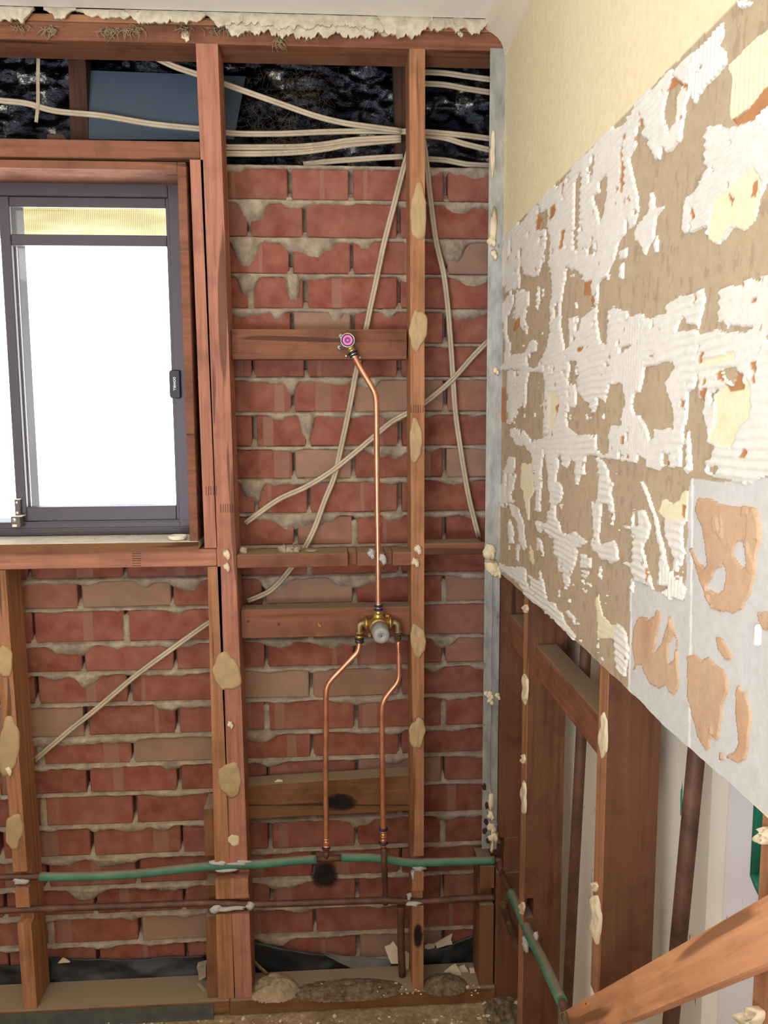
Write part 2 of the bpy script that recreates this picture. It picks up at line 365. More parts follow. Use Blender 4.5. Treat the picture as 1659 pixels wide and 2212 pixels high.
# ---- brick wall: courses and joints measured from the photo
ZB = [2.024, 1.947, 1.862, 1.78, 1.70, 1.619, 1.54, 1.457, 1.375, 1.297, 1.213, 1.134, 1.06, .987, .901, .827, .747, .663, .590, .515, .431, .347, .268, .190, .112, .034, -.046]
YB = .13
VOID = (-1.30, -0.285, 1.134)          # window opening in the brickwork: x0, x1, z of its foot
def joints(k):
    e = [-.1667 + .2225 * i for i in range(-6, 4)]; o = [-.055 + .2235 * i for i in range(-7, 3)]
    js = list(e if k % 2 == 0 else o)
    if k <= 10:
        js = [j for j in js if j > -.12 or j < VOID[0]] + ([-.088] if k % 2 == 0 else [-.182])
        js = sorted(set(round(j, 4) for j in js if j >= -.19 or j < VOID[0]))
        if k % 2 == 0: js = [j for j in js if abs(j + .1667) > .02]
    return sorted(js)
BV, BF, BU, BR = [], [], [], []
HEADJ = []
def brick(x0, x1, z0, z1, rnd):
    b = len(BV); e = .0025; j = random.uniform(-.0015, .003); y = YB + j
    t = random.uniform(-.0015, .0015)
    O = [(x0, z0 + t), (x1, z0 - t), (x1, z1 - t), (x0, z1 + t)]
    I = [(x0 + e, z0 + e + t), (x1 - e, z0 + e - t), (x1 - e, z1 - e - t), (x0 + e, z1 - e + t)]
    for (x, z) in I: BV.append((x, y, z)); BU.append(((x - x0) / .23, (z - z0) / .07))
    for (x, z) in O: BV.append((x, y + e, z)); BU.append(((x - x0) / .23, (z - z0) / .07))
    for (x, z) in O: BV.append((x, y + .10, z)); BU.append(((x - x0) / .23, (z - z0) / .07))
    fs = [(0, 1, 2, 3)] + [(i + 4, (i + 1) % 4 + 4, (i + 1) % 4, i) for i in range(4)] + [(i + 8, (i + 1) % 4 + 8, (i + 1) % 4 + 4, i + 4) for i in range(4)]
    for f in fs: BF.append(tuple(b + i for i in f)); BR.append(rnd)
for k in range(len(ZB) - 1):
    z1, z0 = ZB[k] - .0035, ZB[k + 1] + .0045
    js = joints(k)
    edges = [-1.56] + [j for j in js if -1.5 < j < .50] + [.52]
    if z0 > VOID[2] - .02: edges = sorted([e_ for e_ in edges if not VOID[0] - .02 < e_ < VOID[1] + .02] + [VOID[0], VOID[1] - .0045])
    for a, b_ in zip(edges[:-1], edges[1:]):
        x0, x1 = a + .0045 + random.uniform(-.002, .002), b_ - .0045 + random.uniform(-.002, .002)
        if z0 > VOID[2] - .02 and z0 < 2.1:
            if x0 >= VOID[0] - .01 and x1 <= VOID[1] + .01: continue
        if x1 - x0 < .02: continue
        r = random.random()
        rnd = (r * .92 if random.random() > .09 else random.uniform(.92, 1), random.choice([.12, .3, .5, .72, .55, 1.2]), random.choice([.05, .08, .11, .02]), 1)
        brick(x0, x1, z0, z1, rnd)
    for j in js: HEADJ.append((j, z0, z1, k))
me = bpy.data.meshes.new('wall_back'); me.from_pydata(BV, [], BF); uvl = me.uv_layers.new(name='UVMap'); ca = me.color_attributes.new('rnd', 'FLOAT_COLOR', 'CORNER'); uvl = me.uv_layers['UVMap']; ca = me.color_attributes['rnd']
for p in me.polygons:
    for li in p.loop_indices:
        uvl.data[li].uv = BU[me.loops[li].vertex_index]; ca.data[li].color = BR[p.index]
me.materials.append(M['brick']); wall_back = bpy.data.objects.new('wall_back', me); COL.objects.link(wall_back); wall_back['kind'] = 'structure'; wall_back['_w'] = (0, 0, 0)

# mortar: a rough surface that squeezes out of the bed joints and hangs over the bricks
xs = np.arange(-1.50, .515, .0032); zs = np.arange(-.05, 2.03, .0030)
X, Z = np.meshgrid(xs, zs)
H = np.full(X.shape, -.034)
hang_px = [(545, 455, .06, .055), (530, 520, .06, .07), (650, 525, .09, .035), (700, 520, .05, .02), (632, 565, .03, .07), (535, 610, .045, .06), (790, 545, .03, .02), (600, 680, .03, .02), (725, 690, .03, .022), (840, 690, .03, .018),
           (630, 830, .03, .03), (662, 905, .035, .06), (800, 830, .04, .02), (850, 905, .06, .018), (840, 975, .10, .024), (545, 1050, .05, .06), (630, 1115, .10, .028), (705, 1105, .05, .022), (850, 1110, .05, .02), (760, 1240, .10, .03), (590, 1245, .06, .035), (880, 1170, .04, .025),
           (400, 1238, .07, .028), (310, 1236, .04, .02), (150, 1392, .09, .03), (185, 1462, .06, .03), (360, 1520, .05, .014), (370, 1655, .05, .016), (80, 1590, .05, .014), (350, 1775, .05, .016), (250, 1860, .12, .018), (130, 1862, .09, .018), (190, 1930, .09, .03), (380, 1915, .08, .014), (745, 1390, .12, .02), (600, 1390, .08, .02), (560, 1600, .08, .02), (850, 1600, .05, .016), (590, 1665, .06, .016), (960, 1350, .06, .03), (980, 520, .07, .022), (1000, 690, .08, .02), (990, 440, .06, .02), (780, 1780, .06, .025), (610, 1905, .10, .022), (590, 2040, .07, .03), (980, 525, .05, .03)]
hang = [(PY(px, py, YB - .006), sx, d) for px, py, sx, d in hang_px]
for k, zb in enumerate(ZB):
    L = .0025 + .020 * np.clip(fbm(X * 14 + k * 5.1, Z * 0 + k * 3.3, 5) - .46, 0, 1) * 2 + .004 * fbm(X * 70, Z * 22, 8)
    for p, sx, d in hang:
        if abs(p.z - zb) < .045: L = L + .8 * d * np.exp(-((X - p.x) / (sx * .5)) ** 4) * (.55 + .8 * fbm(X * 35, Z * 30 + p.x * 50, 3))
    up = .0030 + .002 * fbm(X * 25, Z * 0 + k, 9)
    dz = zb - Z
    th = .0035 + .009 * fbm(X * 30, Z * 30, 21) + np.clip(L - .012, 0, .05) * .25
    prof = np.where(dz >= 0, 1 - np.clip(dz / L, 0, 1.3) ** 3, 1 - np.clip(-dz / up, 0, 1.5) ** 2)
    h = np.where((dz < L * 1.25) & (dz > -up * 1.5), th * np.clip(prof, -1, 1) + .004 * (fbm(X * 110, Z * 110, 31) - .5), -.034)
    H = np.maximum(H, h)
for (j, z0, z1, k) in HEADJ:                      # some perpends are part filled
    f = vnoise(np.array([j * 40.0]), np.array([k * 7.7]), 3)[0]
    if f > .80:
        H = np.maximum(H, np.where((np.abs(X - j) < .010) & (Z > z0) & (Z < z1 - (.95 - f) * .1), .0005 + .004 * fbm(X * 60, Z * 60, 4) - .004 * ((X - j) / .008) ** 2, -.034))
    else:
        H = np.maximum(H, np.where((np.abs(X - j) < .008) & (Z > z0) & (Z < z0 + .018), .002 - np.clip((Z - z0) / .018, 0, 1) * .02 + .004 * fbm(X * 60, Z * 60, 4), -.034))
P = np.stack([X, YB - H, Z], -1)
cx, cz = (X[:-1, :-1] + X[1:, 1:]) / 2, (Z[:-1, :-1] + Z[1:, 1:]) / 2
keep = ~((cx > VOID[0]) & (cx < VOID[1]) & (cz > VOID[2] - .005))
grid_mesh('mortar', P, keep, 'mortar', parent=wall_back)

# ---- beyond the right-hand wall: painted sheet cladding
prof = [(-3.4, .505), (-1.02, .505), (-1.005, .520), (-.985, .520), (-.97, .505), (-.885, .505), (-.870, .520), (-.855, .520), (-.84, .505), (-.42, .505), (-.41, .515), (-.39, .515), (-.38, .505), (.60, .505)]
mb = MB(); mw = MB()
for (a, xa), (b_, xb) in zip(prof[:-1], prof[1:]): (mw if b_ < -.88 else mb)._add([(xa, a, -.05), (xb, b_, -.05), (xb, b_, 3.2), (xa, a, 3.2)], [(0, 1, 2, 3)])
mb._add([(.53, -3.4, -.05), (.53, .6, -.05), (.53, .6, 3.2), (.53, -3.4, 3.2)], [(0, 1, 2, 3)])
wo_ = mb.build('wall_outer', 'clad', kind='structure'); mw.build('white_sheet', 'cladw', wo_)

# ---- right-hand wall: lining board, painted above, stripped of tiles below
board = MB().box(.3905, .4000, -3.38, 0.0, 1.094, 2.30, 0)
board.box(.3898, .3905, -3.38, -1.31, 1.094, 2.30, 0)
wall_right = board.build('wall_right', 'cream', loc=(0, 0, 0), kind='structure')
CR = {'7': (1040, 0, 2.68), 'A': (1070, 480, 5.53), 'B': (1060, 760, 5.53), 'C': (1060, 1040, 4.88), 'D': (1340, 700, 5.2), 'E': (1340, 400, 5.2), 'F': (1330, 1040, 5.04), 'G': (1330, 1300, 5.04), 'H': (1330, 0, 5.04), 'P': (0, 0, 1)}
# patches of old tile bed as seen on the wall: layer, patch tag, outline
PATCH = '''
W 7 120,1400 240,1290 360,1150 390,1150 430,1110 550,950 620,890 700,810 800,740 905,650 910,700 905,850 860,910 880,1010 915,1150 918,1220 900,1290 820,1370 790,1450 740,1600 690,1620 600,1640 545,1560 500,1540 480,1662 415,1662 400,1560 390,1540 400,1450 380,1150 355,1180 330,1330 380,1330 380,1440 355,1480 340,1600 300,1610 240,1580 235,1440 215,1450 215,1662 120,1662
T 7 550,950 580,950 578,1100 560,1440 535,1440 545,1200
T 7 690,1060 725,1000 735,1130 700,1310 680,1220 655,1180 655,1130 690,1120
T 7 500,1540 480,1662 560,1662 600,1600 545,1560
T 7 620,1440 650,1400 655,1470 625,1480
B 7 855,770 830,830 825,930 840,980 830,1080 810,1140 815,1000 815,900 830,800
B 7 400,1210 425,1180 435,1220 400,1290
B 7 470,1340 495,1315 480,1420 460,1450
B 7 330,1230 360,1260 345,1330 315,1340
W 7 930,640 980,560 1110,390 1120,480 1090,520 1060,640 1070,720 1100,770 1130,700 1150,560 1180,480 1230,500 1190,600 1165,820 1080,890 1050,850 1040,920 1010,920 985,860 970,850 975,800 940,800 960,720 925,690
B 7 1125,430 1230,410 1235,450 1200,520 1150,480 1110,520 1085,530
B 7 925,690 945,690 940,740 925,735
W 7 1130,400 1240,310 1400,140 1408,200 1380,270 1420,300 1425,370 1360,460 1310,500 1260,560 1250,600 1235,600 1230,510 1160,460 1120,440
W 7 1480,10 1560,0 1580,20 1510,60
C 7 1430,380 1560,260 1700,130 1700,480 1620,560 1560,620 1450,700 1435,640 1460,460
B 7 1460,700 1560,625 1640,520 1700,480 1700,600 1600,700 1500,740
W 7 1300,780 1320,740 1390,720 1430,750 1480,735 1600,690 1659,630 1750,560 1750,1000 1659,1060 1620,1150 1590,1280 1530,1340 1470,1310 1420,1380 1370,1415 1320,1390 1310,1320 1230,1345 1175,1350 1180,1160 1250,1100 1260,1050 1320,990 1295,930
C 7 1350,1180 1580,960 1640,1040 1590,1280 1530,1340 1470,1300 1370,1410 1320,1390 1330,1270
B 7 1580,1060 1610,1050 1600,1140 1565,1145
B 7 1440,1110 1470,1150 1455,1190
B 7 1215,1200 1245,1220 1240,1270 1225,1270
W 7 890,1340 970,1230 985,1110 1010,1150 1010,1210 1075,1190 1020,1260 1010,1370 980,1420 950,1490 920,1400 890,1390
W 7 810,1450 855,1430 840,1490 808,1510
W 7 808,1540 835,1520 832,1610 800,1620
W 7 1000,1430 1030,1350 1025,1460 1010,1470
W A 70,300 300,260 300,770 120,850 110,300
W A 70,1000 200,820 220,960 160,1120 150,1300 180,1450 200,1659 120,1659 120,1400 80,1130
W A 260,830 310,800 410,830 420,990 370,1040 360,1150 410,1260 390,1340 340,1290 230,1150 230,1050
W A 650,300 690,700 680,830 665,1000 650,1300 640,1440 600,1560 550,1659 840,1659 830,1540 800,1300 790,1050 815,850 840,700 880,500 700,300
W A 890,1150 960,1130 970,1290 1010,1300 1040,1160 1140,1060 1230,960 1220,1150 1250,1360 1280,1480 1330,1450 1340,1300 1370,1180 1345,1060 1450,1035 1550,1060 1590,1050 1600,1140 1659,1140 1659,1659 830,1659 830,1550 890,1470
W A 1150,690 1250,690 1240,930 1150,1040 1170,900
B A 1060,720 1170,700 1150,880 1080,870
B A 1150,880 1190,890 1185,1000 1150,1020
B A 210,1320 250,1180 310,1140 310,1230 270,1290
W A 500,760 535,760 520,1050 490,1050
W A 1500,370 1590,290 1580,420 1500,460
W A 430,1420 460,1400 510,1440 490,1540 420,1570 400,1659 230,1659 240,1570 360,1560
W B 200,220 380,230 380,640 330,680 290,860 200,860 200,470
W B 280,30 450,0 460,180 500,200 570,180 640,30 700,0 940,0 950,100 940,350 945,560 920,900 850,960 640,1010 630,700 650,420 640,270 570,240 470,240 460,330 440,380 430,660 400,690 380,600 380,220 200,210 110,220 150,150
W B 1050,50 1540,0 1659,0 1659,560 1620,500 1590,400 1540,370 1420,400 1380,600 1340,570 1290,560 1260,720 1210,720 1180,600 1110,560 1040,430 1030,230
W B 950,390 1020,400 1040,560 1010,660 950,680
W B 360,1000 390,920 500,1080 540,1050 640,1030 780,960 920,900 960,920 1050,1000 1270,980 1280,1200 1380,1230 1420,1190 1410,1000 1440,890 1600,890 1640,600 1659,600 1659,1310 1370,1270 1200,1230 1150,1240 1140,1460 1070,1490 1040,1590 1020,1590 1010,1430 1040,1320 980,1270 940,1370 900,1400 870,1330 840,1230 800,1260 820,1330 790,1440 780,1659 700,1659 690,1450 660,1230 640,1160 610,1400 610,1659 540,1659 510,1400 490,1200 380,1130 280,1100 230,930 330,890
C B 380,1330 500,1330 520,1500 520,1659 370,1659 350,1500
C B 720,480 800,480 830,600 790,780 770,930 700,900
B B 795,630 830,640 800,760 795,760
B B 430,760 460,740 470,860 430,820
B B 110,420 190,420 190,850 110,830
B B 765,360 790,400 785,440 765,420
W B 150,1500 190,1300 250,1240 300,1280 300,1550 260,1640 130,1600
W B 1265,1260 1340,1280 1400,1400 1470,1659 1290,1659 1300,1400
W C 80,60 240,0 260,60 220,130 260,230 200,220 150,290 80,240
W C 190,220 290,270 310,350 350,420 370,600 390,700 350,740 300,650 280,450 240,370
W C 270,660 305,660 300,850 275,850
W C 170,470 200,400 235,480 235,660 195,640
C C 370,0 460,0 450,120 410,210 420,420 380,400 350,160
W C 500,0 540,0 530,320 480,310
W C 610,0 740,0 780,130 740,220 700,240 690,370 740,490 770,540 900,530 1030,640 990,690 900,700 930,740 870,960 830,1000 840,1060 800,1160 760,970 720,950 700,830 670,760 690,600 630,590 560,500 520,540 480,470 480,410 600,450 610,350 640,260
W C 950,750 1070,790 1060,920 960,900
W C 965,955 1050,985 1055,960 965,920
W C 970,1010 1035,1030 1030,1000 970,965
W C 960,1060 1070,1110 1070,1085 965,1030
W C 965,1120 1020,1175 1028,1150 985,1115
W C 1060,210 1130,200 1140,0 1290,0 1300,300 1320,380 1290,500 1280,400 1240,230 1180,230 1165,540 1140,560 1165,660 1230,650 1310,620 1360,720 1360,830 1260,870 1230,830 1180,830 1140,760 1070,740 1060,680 1100,580 1090,350
W C 490,570 530,620 570,790 540,800 520,700 490,740
W C 80,840 200,910 330,890 410,990 510,1050 520,910 560,1060 600,1250 690,1290 690,1340 760,1380 770,1450 900,1640 880,1680 700,1480 540,1340 400,1240 300,1080 150,960 80,920
W C 800,1370 830,1360 940,1510 900,1520
C C 1100,1220 1140,1200 1150,1280 1190,1420 1280,1510 1350,1490 1420,1560 1420,1659 1130,1659 1120,1400
W D 0,0 700,0 660,100 870,80 880,110 1120,60 1200,100 1420,80 1659,0 1800,-40 1800,1660 1659,1700 1590,1720 1490,1800 1160,1740 980,1700 980,1540 1030,1530 1090,1380 1000,1340 990,1150 940,1000 980,900 900,800 900,600 880,560 840,720 780,760 770,1000 750,1170 800,1200 820,1640 760,1690 700,1610 500,1600 440,1660 310,1590 310,1530 210,1460 190,1560 0,1530 0,1140 70,900 40,680 0,680
T D 300,480 440,450 610,430 640,490 550,620 510,680 560,820 600,900 620,1000 620,1180 390,1190 400,1280 350,1300 290,1130 230,1040 170,1020 140,900 170,780 240,770
T D 0,270 140,240 60,300 0,340
C D 1100,760 1180,700 1400,740 1430,600 1490,700 1490,900 1470,1060 1350,1170 1280,1400 1100,1350 1000,1340 1090,1100 1090,900
B D 1110,540 1170,510 1200,650 1290,700 1340,520 1400,560 1410,720 1370,750 1260,760 1190,640 1120,620
T D 1170,490 1340,490 1290,690 1190,580
B D 1480,420 1570,420 1540,570 1480,500
B D 1400,1400 1440,1410 1430,1500 1350,1500
B D 910,340 960,320 940,440 900,460
B D 330,370 420,340 400,380
B D 920,740 1000,720 970,880 920,820
B D 20,1260 60,1260 60,1360 20,1340
C D 930,400 1320,310 1330,400 930,480
W E 530,1330 700,1250 860,1210 940,1170 970,1280 960,1390 900,1530 870,1664 0,1664 0,1430 80,1390 120,1470 260,1440 300,1500 470,1450 530,1430
T E 690,1500 740,1480 760,1560 870,1570 870,1620 640,1640
W E 1130,1220 1160,1160 1360,1120 1470,1050 1560,1100 1590,1010 1659,1010 1800,980 1800,1664 1410,1580 1240,1560 1220,1620 1190,1520 1120,1550
B E 1380,1090 1430,1090 1410,1160
B E 1490,1310 1560,1260 1550,1310 1500,1330
B E 855,1205 880,1210 870,1340 840,1330
W F 190,300 215,300 210,480 260,480 260,310 320,310 390,480 360,620 310,740 340,840 370,1000 420,1170 340,1130 220,1070 190,960 100,900 110,880 190,900 200,680
W F 100,480 210,530 205,560 110,510
W F 285,0 315,0 440,330 530,700 580,940 580,1140 490,1130 480,880 500,780 430,400
C F 475,340 520,190 560,190 630,240 700,200 740,110 810,100 800,260 790,430 560,440
W F 550,430 790,430 740,500 740,650 780,770 740,850 740,960 720,1020 730,1110 775,1170 750,1310 640,1260 610,1300 520,1220 580,1150 580,990 640,970 650,830 600,700 560,600
B F 745,260 790,260 780,400 750,390
W F 175,1080 205,1080 195,1210 165,1200
W G 1530,260 1585,250 1580,470 1550,490 1520,460
W G 0,300 40,240 110,320 150,500 130,700 100,850 0,700
A F 880,290 930,180 1010,180 1060,190 1180,260 1380,270 1520,290 1570,370 1600,560 1560,740 1520,1050 1470,1230 1390,1380 1280,1440 1100,1400 1030,1330 950,1150 880,980 840,800 840,720 880,800 900,890 990,930 1010,900 980,700 940,500
X F 1280,780 1340,660 1400,640 1440,740 1450,900 1390,950 1310,830
X F 1000,1200 1010,1130 1100,960 1190,900 1220,1050 1190,1170 1130,1220
A G 200,760 220,680 190,450 210,280 270,170 350,165 380,190 440,150 450,100 500,100 490,220 450,400 430,550 520,440 560,280 605,145 640,250 680,400 690,600 700,870 680,960 630,1020 590,990 570,900 490,935 380,900 330,800 300,690 250,690
X G 590,440 650,340 680,500 650,640 590,680 580,600
A G 785,590 870,570 960,640 1025,590 1080,670 1180,740 1215,800 1225,960 1180,1080 1165,1200 1130,1530 1050,1460 1040,1580 1020,1590 985,1610 900,1430 830,1230 790,1000 780,750
A G 1325,930 1350,890 1380,970 1430,980 1480,1150 1490,1300 1450,1580 1410,1720 1340,1760 1270,1720 1230,1700 1240,1660 1300,1640 1350,1530 1330,1280 1320,1000
A G 1100,370 1170,390 1210,480 1280,590 1270,640 1190,620 1120,520
A G 1555,130 1659,110 1760,120 1760,330 1620,310 1570,230
A G 1140,1630 1170,1650 1180,1730 1140,1730
'''
NY, NZ = 400, 640
yd = 1 / np.linspace(1 / 1.85, 1 / .54, NY); Yc = yd - 1.85
tz = np.linspace(0, 1, NZ)
zl = 1.091 + .004 * (fbm(Yc * 25, Yc * 0, 2) - .5) + np.interp(Yc, [-1.2, -.95, -.83, -.4, 0], [.006, 0, .002, .003, -.004])
YY = np.repeat(Yc[None], NZ, 0); ZZ = zl[None] + (2.235 - zl[None]) * tz[:, None]
Rw = np.stack([np.full(YY.shape, XW), YY, ZZ], -1) - CAM
vc = Rw @ A.T
jx = 7 * (fbm(YY * 55, ZZ * 55, 41, 5) - .5); jy = 7 * (fbm(YY * 55 + 9, ZZ * 55, 47, 5) - .5)
U = vc[..., 0] / vc[..., 2] * F_PX + 829.5 + jx * 1.2; V = vc[..., 1] / vc[..., 2] * F_PX + 1106 + jy * 1.2
def inside(poly):
    x = [p[0] for p in poly]; y = [p[1] for p in poly]
    bb = (U >= min(x)) & (U <= max(x)) & (V >= min(y)) & (V <= max(y)); out = np.zeros(U.shape, bool)
    u, v_ = U[bb], V[bb]; r = np.zeros(u.shape, bool); n = len(poly)
    for i in range(n):
        x1, y1 = poly[i]; x2, y2 = poly[(i + 1) % n]
        if y1 == y2: continue
        c_ = ((y1 > v_) != (y2 > v_)) & (u < (x2 - x1) * (v_ - y1) / (y2 - y1) + x1); r ^= c_
    out[bb] = r; return out
CLS = np.zeros(U.shape, int)            # 0 bare board, 1 white bed, 2 cream bed, 3 brown residue, 4 orange glue
for line in PATCH.strip().splitlines():
    k, c_, rest = line.split(' ', 2); ox, oy, s_ = CR[c_]
    poly = [(ox + float(a.split(',')[0]) / s_, oy + float(a.split(',')[1]) / s_) for a in rest.split()]
    i_ = inside(poly)
    if k == 'W': CLS[i_] = 1
    elif k in 'TX': CLS[i_] = 0
    elif k == 'C': CLS[i_] = 2
    elif k == 'B': CLS[i_] = 3
    elif k == 'A': CLS[i_] = 4
tile_z = 1.845 + .004 * (fbm(YY * 40, ZZ * 0, 12) - .5)
painted = ZZ > tile_z
CLS[painted] = 0
U0 = U - jx * 1.2; V0 = V - jy * 1.2
rim = (tile_z - ZZ < .012 + .03 * fbm(YY * 22, ZZ * 3, 83)) & ~painted & (CLS == 0) & (fbm(YY * 16, ZZ * 16, 85) > .44) & (U0 < 1420); CLS[rim] = 1
# flecks: crumbs of brown paper in the bed and pits where it has broken away
fl = fbm(YY * 60, ZZ * 45, 77, 4); CLS[(CLS == 1) & (fl > .80)] = 3
pit = fbm(YY * 40 + 5, ZZ * 40, 91, 5); CLS[(CLS == 1) & (pit > .74)] = 0
crumb = fbm(YY * 48 + 31, ZZ * 40, 99, 5); CLS[(CLS == 0) & ~painted & (crumb > .77) & (U0 < 1340)] = 1
grey = inside([(1367, 1250), (1413, 1272), (1433, 1282), (1480, 1300), (1490, 1060), (1494, 1035), (1565, 1040), (1659, 1030), (1720, 1030), (1720, 1900), (1520, 1660), (1355, 1500), (1360, 1400)])
tan = np.array(lin((190, 169, 139))); tan2 = np.array(lin((180, 161, 134))); gr = np.array(lin((207, 205, 201))); pt = np.array(lin((234, 220, 182)))
n_ = fbm(YY * 12, ZZ * 4, 61)[..., None]; fib = fbm(YY * 150, ZZ * 50, 63)[..., None]
base = tan * n_ * 1 + tan2 * (1 - n_); base = np.where(fib > .66, base * .84, base)
base = np.where(grey[..., None], gr * (.96 + .08 * n_), base); base = np.where(painted[..., None], pt, base)
line = (np.abs(U0 - (1497 - (V0 - 1000) * .012)) < 2.5) & grey; base[line] = lin((236, 234, 232))
line2 = (np.abs(U0 - (1365 - (V0 - 1250) * .02)) < 2) & (V0 > 1250); base[line2] = lin((236, 234, 232))
rel = np.where(painted, .0012 + .0003 * fbm(YY * 8, ZZ * 8, 15), .0005 * fbm(YY * 90, ZZ * 60, 16))
hole = inside([(1145, 1180), (1151, 1190), (1154, 1218), (1150, 1222), (1146, 1205)])
base[hole] = lin((20, 16, 14)); 
P = np.stack([XW - rel + np.where(hole, .008, 0), YY, ZZ], -1)
grid_mesh('lining_face', P, np.ones((NZ - 1, NY - 1), bool), 'board', base, parent=wall_right)
# relief of the old adhesive with its trowel combing
ang = vnoise(YY * 5 + 3, ZZ * 5, 55); wob = .012 * fbm(YY * 7, ZZ * 7, 19)
comb = np.where(ang > .66, np.sin((YY + wob * .6) / .0088 * 2 * np.pi), np.sin((ZZ + wob * 1.4 + YY * .05) / .0098 * 2 * np.pi))
cav = np.clip(fbm(YY * 9 + 7, ZZ * 9, 29) * 2.2 - .5, .25, 1)
h = np.select([CLS == 1, CLS == 2, CLS == 3, CLS == 4],
              [.0028 + .0014 * comb * cav + .0006 * fbm(YY * 60, ZZ * 60, 22), .0016 + .00035 * comb * cav, .0010 + .0004 * fbm(YY * 90, ZZ * 90, 6), .0022 + .0014 * (fbm(YY * 90, ZZ * 60, 23) > .56) * (fbm(YY * 14, ZZ * 8, 24) > .52)], -.0022)
def any4(mk): return mk[:-1, :-1] | mk[1:, :-1] | mk[:-1, 1:] | mk[1:, 1:]
nn = fbm(YY * 20, ZZ * 20, 71)[..., None]
wc = np.array(lin((232, 228, 218))) * (.93 + .1 * nn); cc_ = np.array(lin((234, 226, 192))); bc = np.array(lin((186, 132, 88))) * (.8 + .4 * nn)
ow_ = np.clip(fbm(YY * 9 + 2, ZZ * 6, 72)[..., None] * 4 - 1.75, 0, 1); oc = np.array(lin((204, 172, 140))) * (1 - ow_) + np.array(lin((176, 136, 112))) * ow_
colr = np.where((CLS == 2)[..., None], cc_, wc); colr = np.where((CLS == 3)[..., None], bc, colr)
P = np.stack([XW - h, YY, ZZ], -1)
grid_mesh('tile_adhesive', P, any4((CLS > 0) & (CLS < 4)), 'adhesive', colr, parent=wall_right)
oc = oc * np.array([1, .97, .93]) ** (np.clip(nn * 3 - 1, 0, 2)); 
h4 = np.where(CLS == 4, h, -.0022); P = np.stack([XW - h4, YY, ZZ], -1)
o = grid_mesh('glue_patch', P, any4(CLS == 4), 'adhesive', oc, parent=wall_right); o['label'] = 'orange-tan smears of old glue on the grey part'
# cornice
cv = [(XW, 2.300), (XW, 2.225), (.386, 2.224)] + [(.386 - .046 * math.sin(t) , 2.282 - .058 * math.cos(t) ) for t in np.linspace(.02, math.pi / 2 - .02, 9)] + [(.338, 2.284), (.338, 2.300)]
cv2 = [(XW, 2.300), (XW, 2.224), (.3855, 2.225), (.383, 2.238), (.378, 2.250), (.370, 2.260), (.360, 2.267), (.350, 2.272), (.343, 2.278), (.340, 2.284), (.340, 2.300)]
MB().prism([(x, -.002, z) for x, z in cv2], (0, -3.37, 0)).build('trim_1', 'cornice', kind='structure')

# ---- closing the roof gap above the brickwork
NXf, NZf = 300, 170
fx, ft = np.meshgrid(np.linspace(-1.9, .6, NXf), np.linspace(0, 1, NZf))
fy = .244 - .55 * np.clip(ft - .35, 0, 1) + .05 * ft; fz = 1.985 + .95 * ft
cr = .05 * (fbm(fx * 7, ft * 12, 51, 5) - .5) + .05 * np.abs(fbm(fx * 14 + ft * 6, ft * 22, 53, 4) - .5) + .03 * np.abs(fbm(fx * 30 - ft * 9, ft * 26, 57, 3) - .5)
foil = grid_mesh('foil_sarking', np.stack([fx, fy + cr, fz + cr * .4], -1), np.ones((NZf - 1, NXf - 1), bool), 'foil', loc=(-.6, .3, 1.98))
tag(foil, 'crumpled black foil sarking sheet in the dark gap above the bricks', 'foil sheet')
MB().box(-1.9, -.287, .125, .26, 1.985, 1.99, 0).build('soffit_light_block', 'darkwood', kind='structure')  # added board above the window, stops daylight leaking up into the gap
MB().box(-1.9, .6, -3.4, .3, 2.98, 3.0, 0).build('roof', 'darkwood', kind='structure')  # unseen slab, added to keep sky light out of the attic
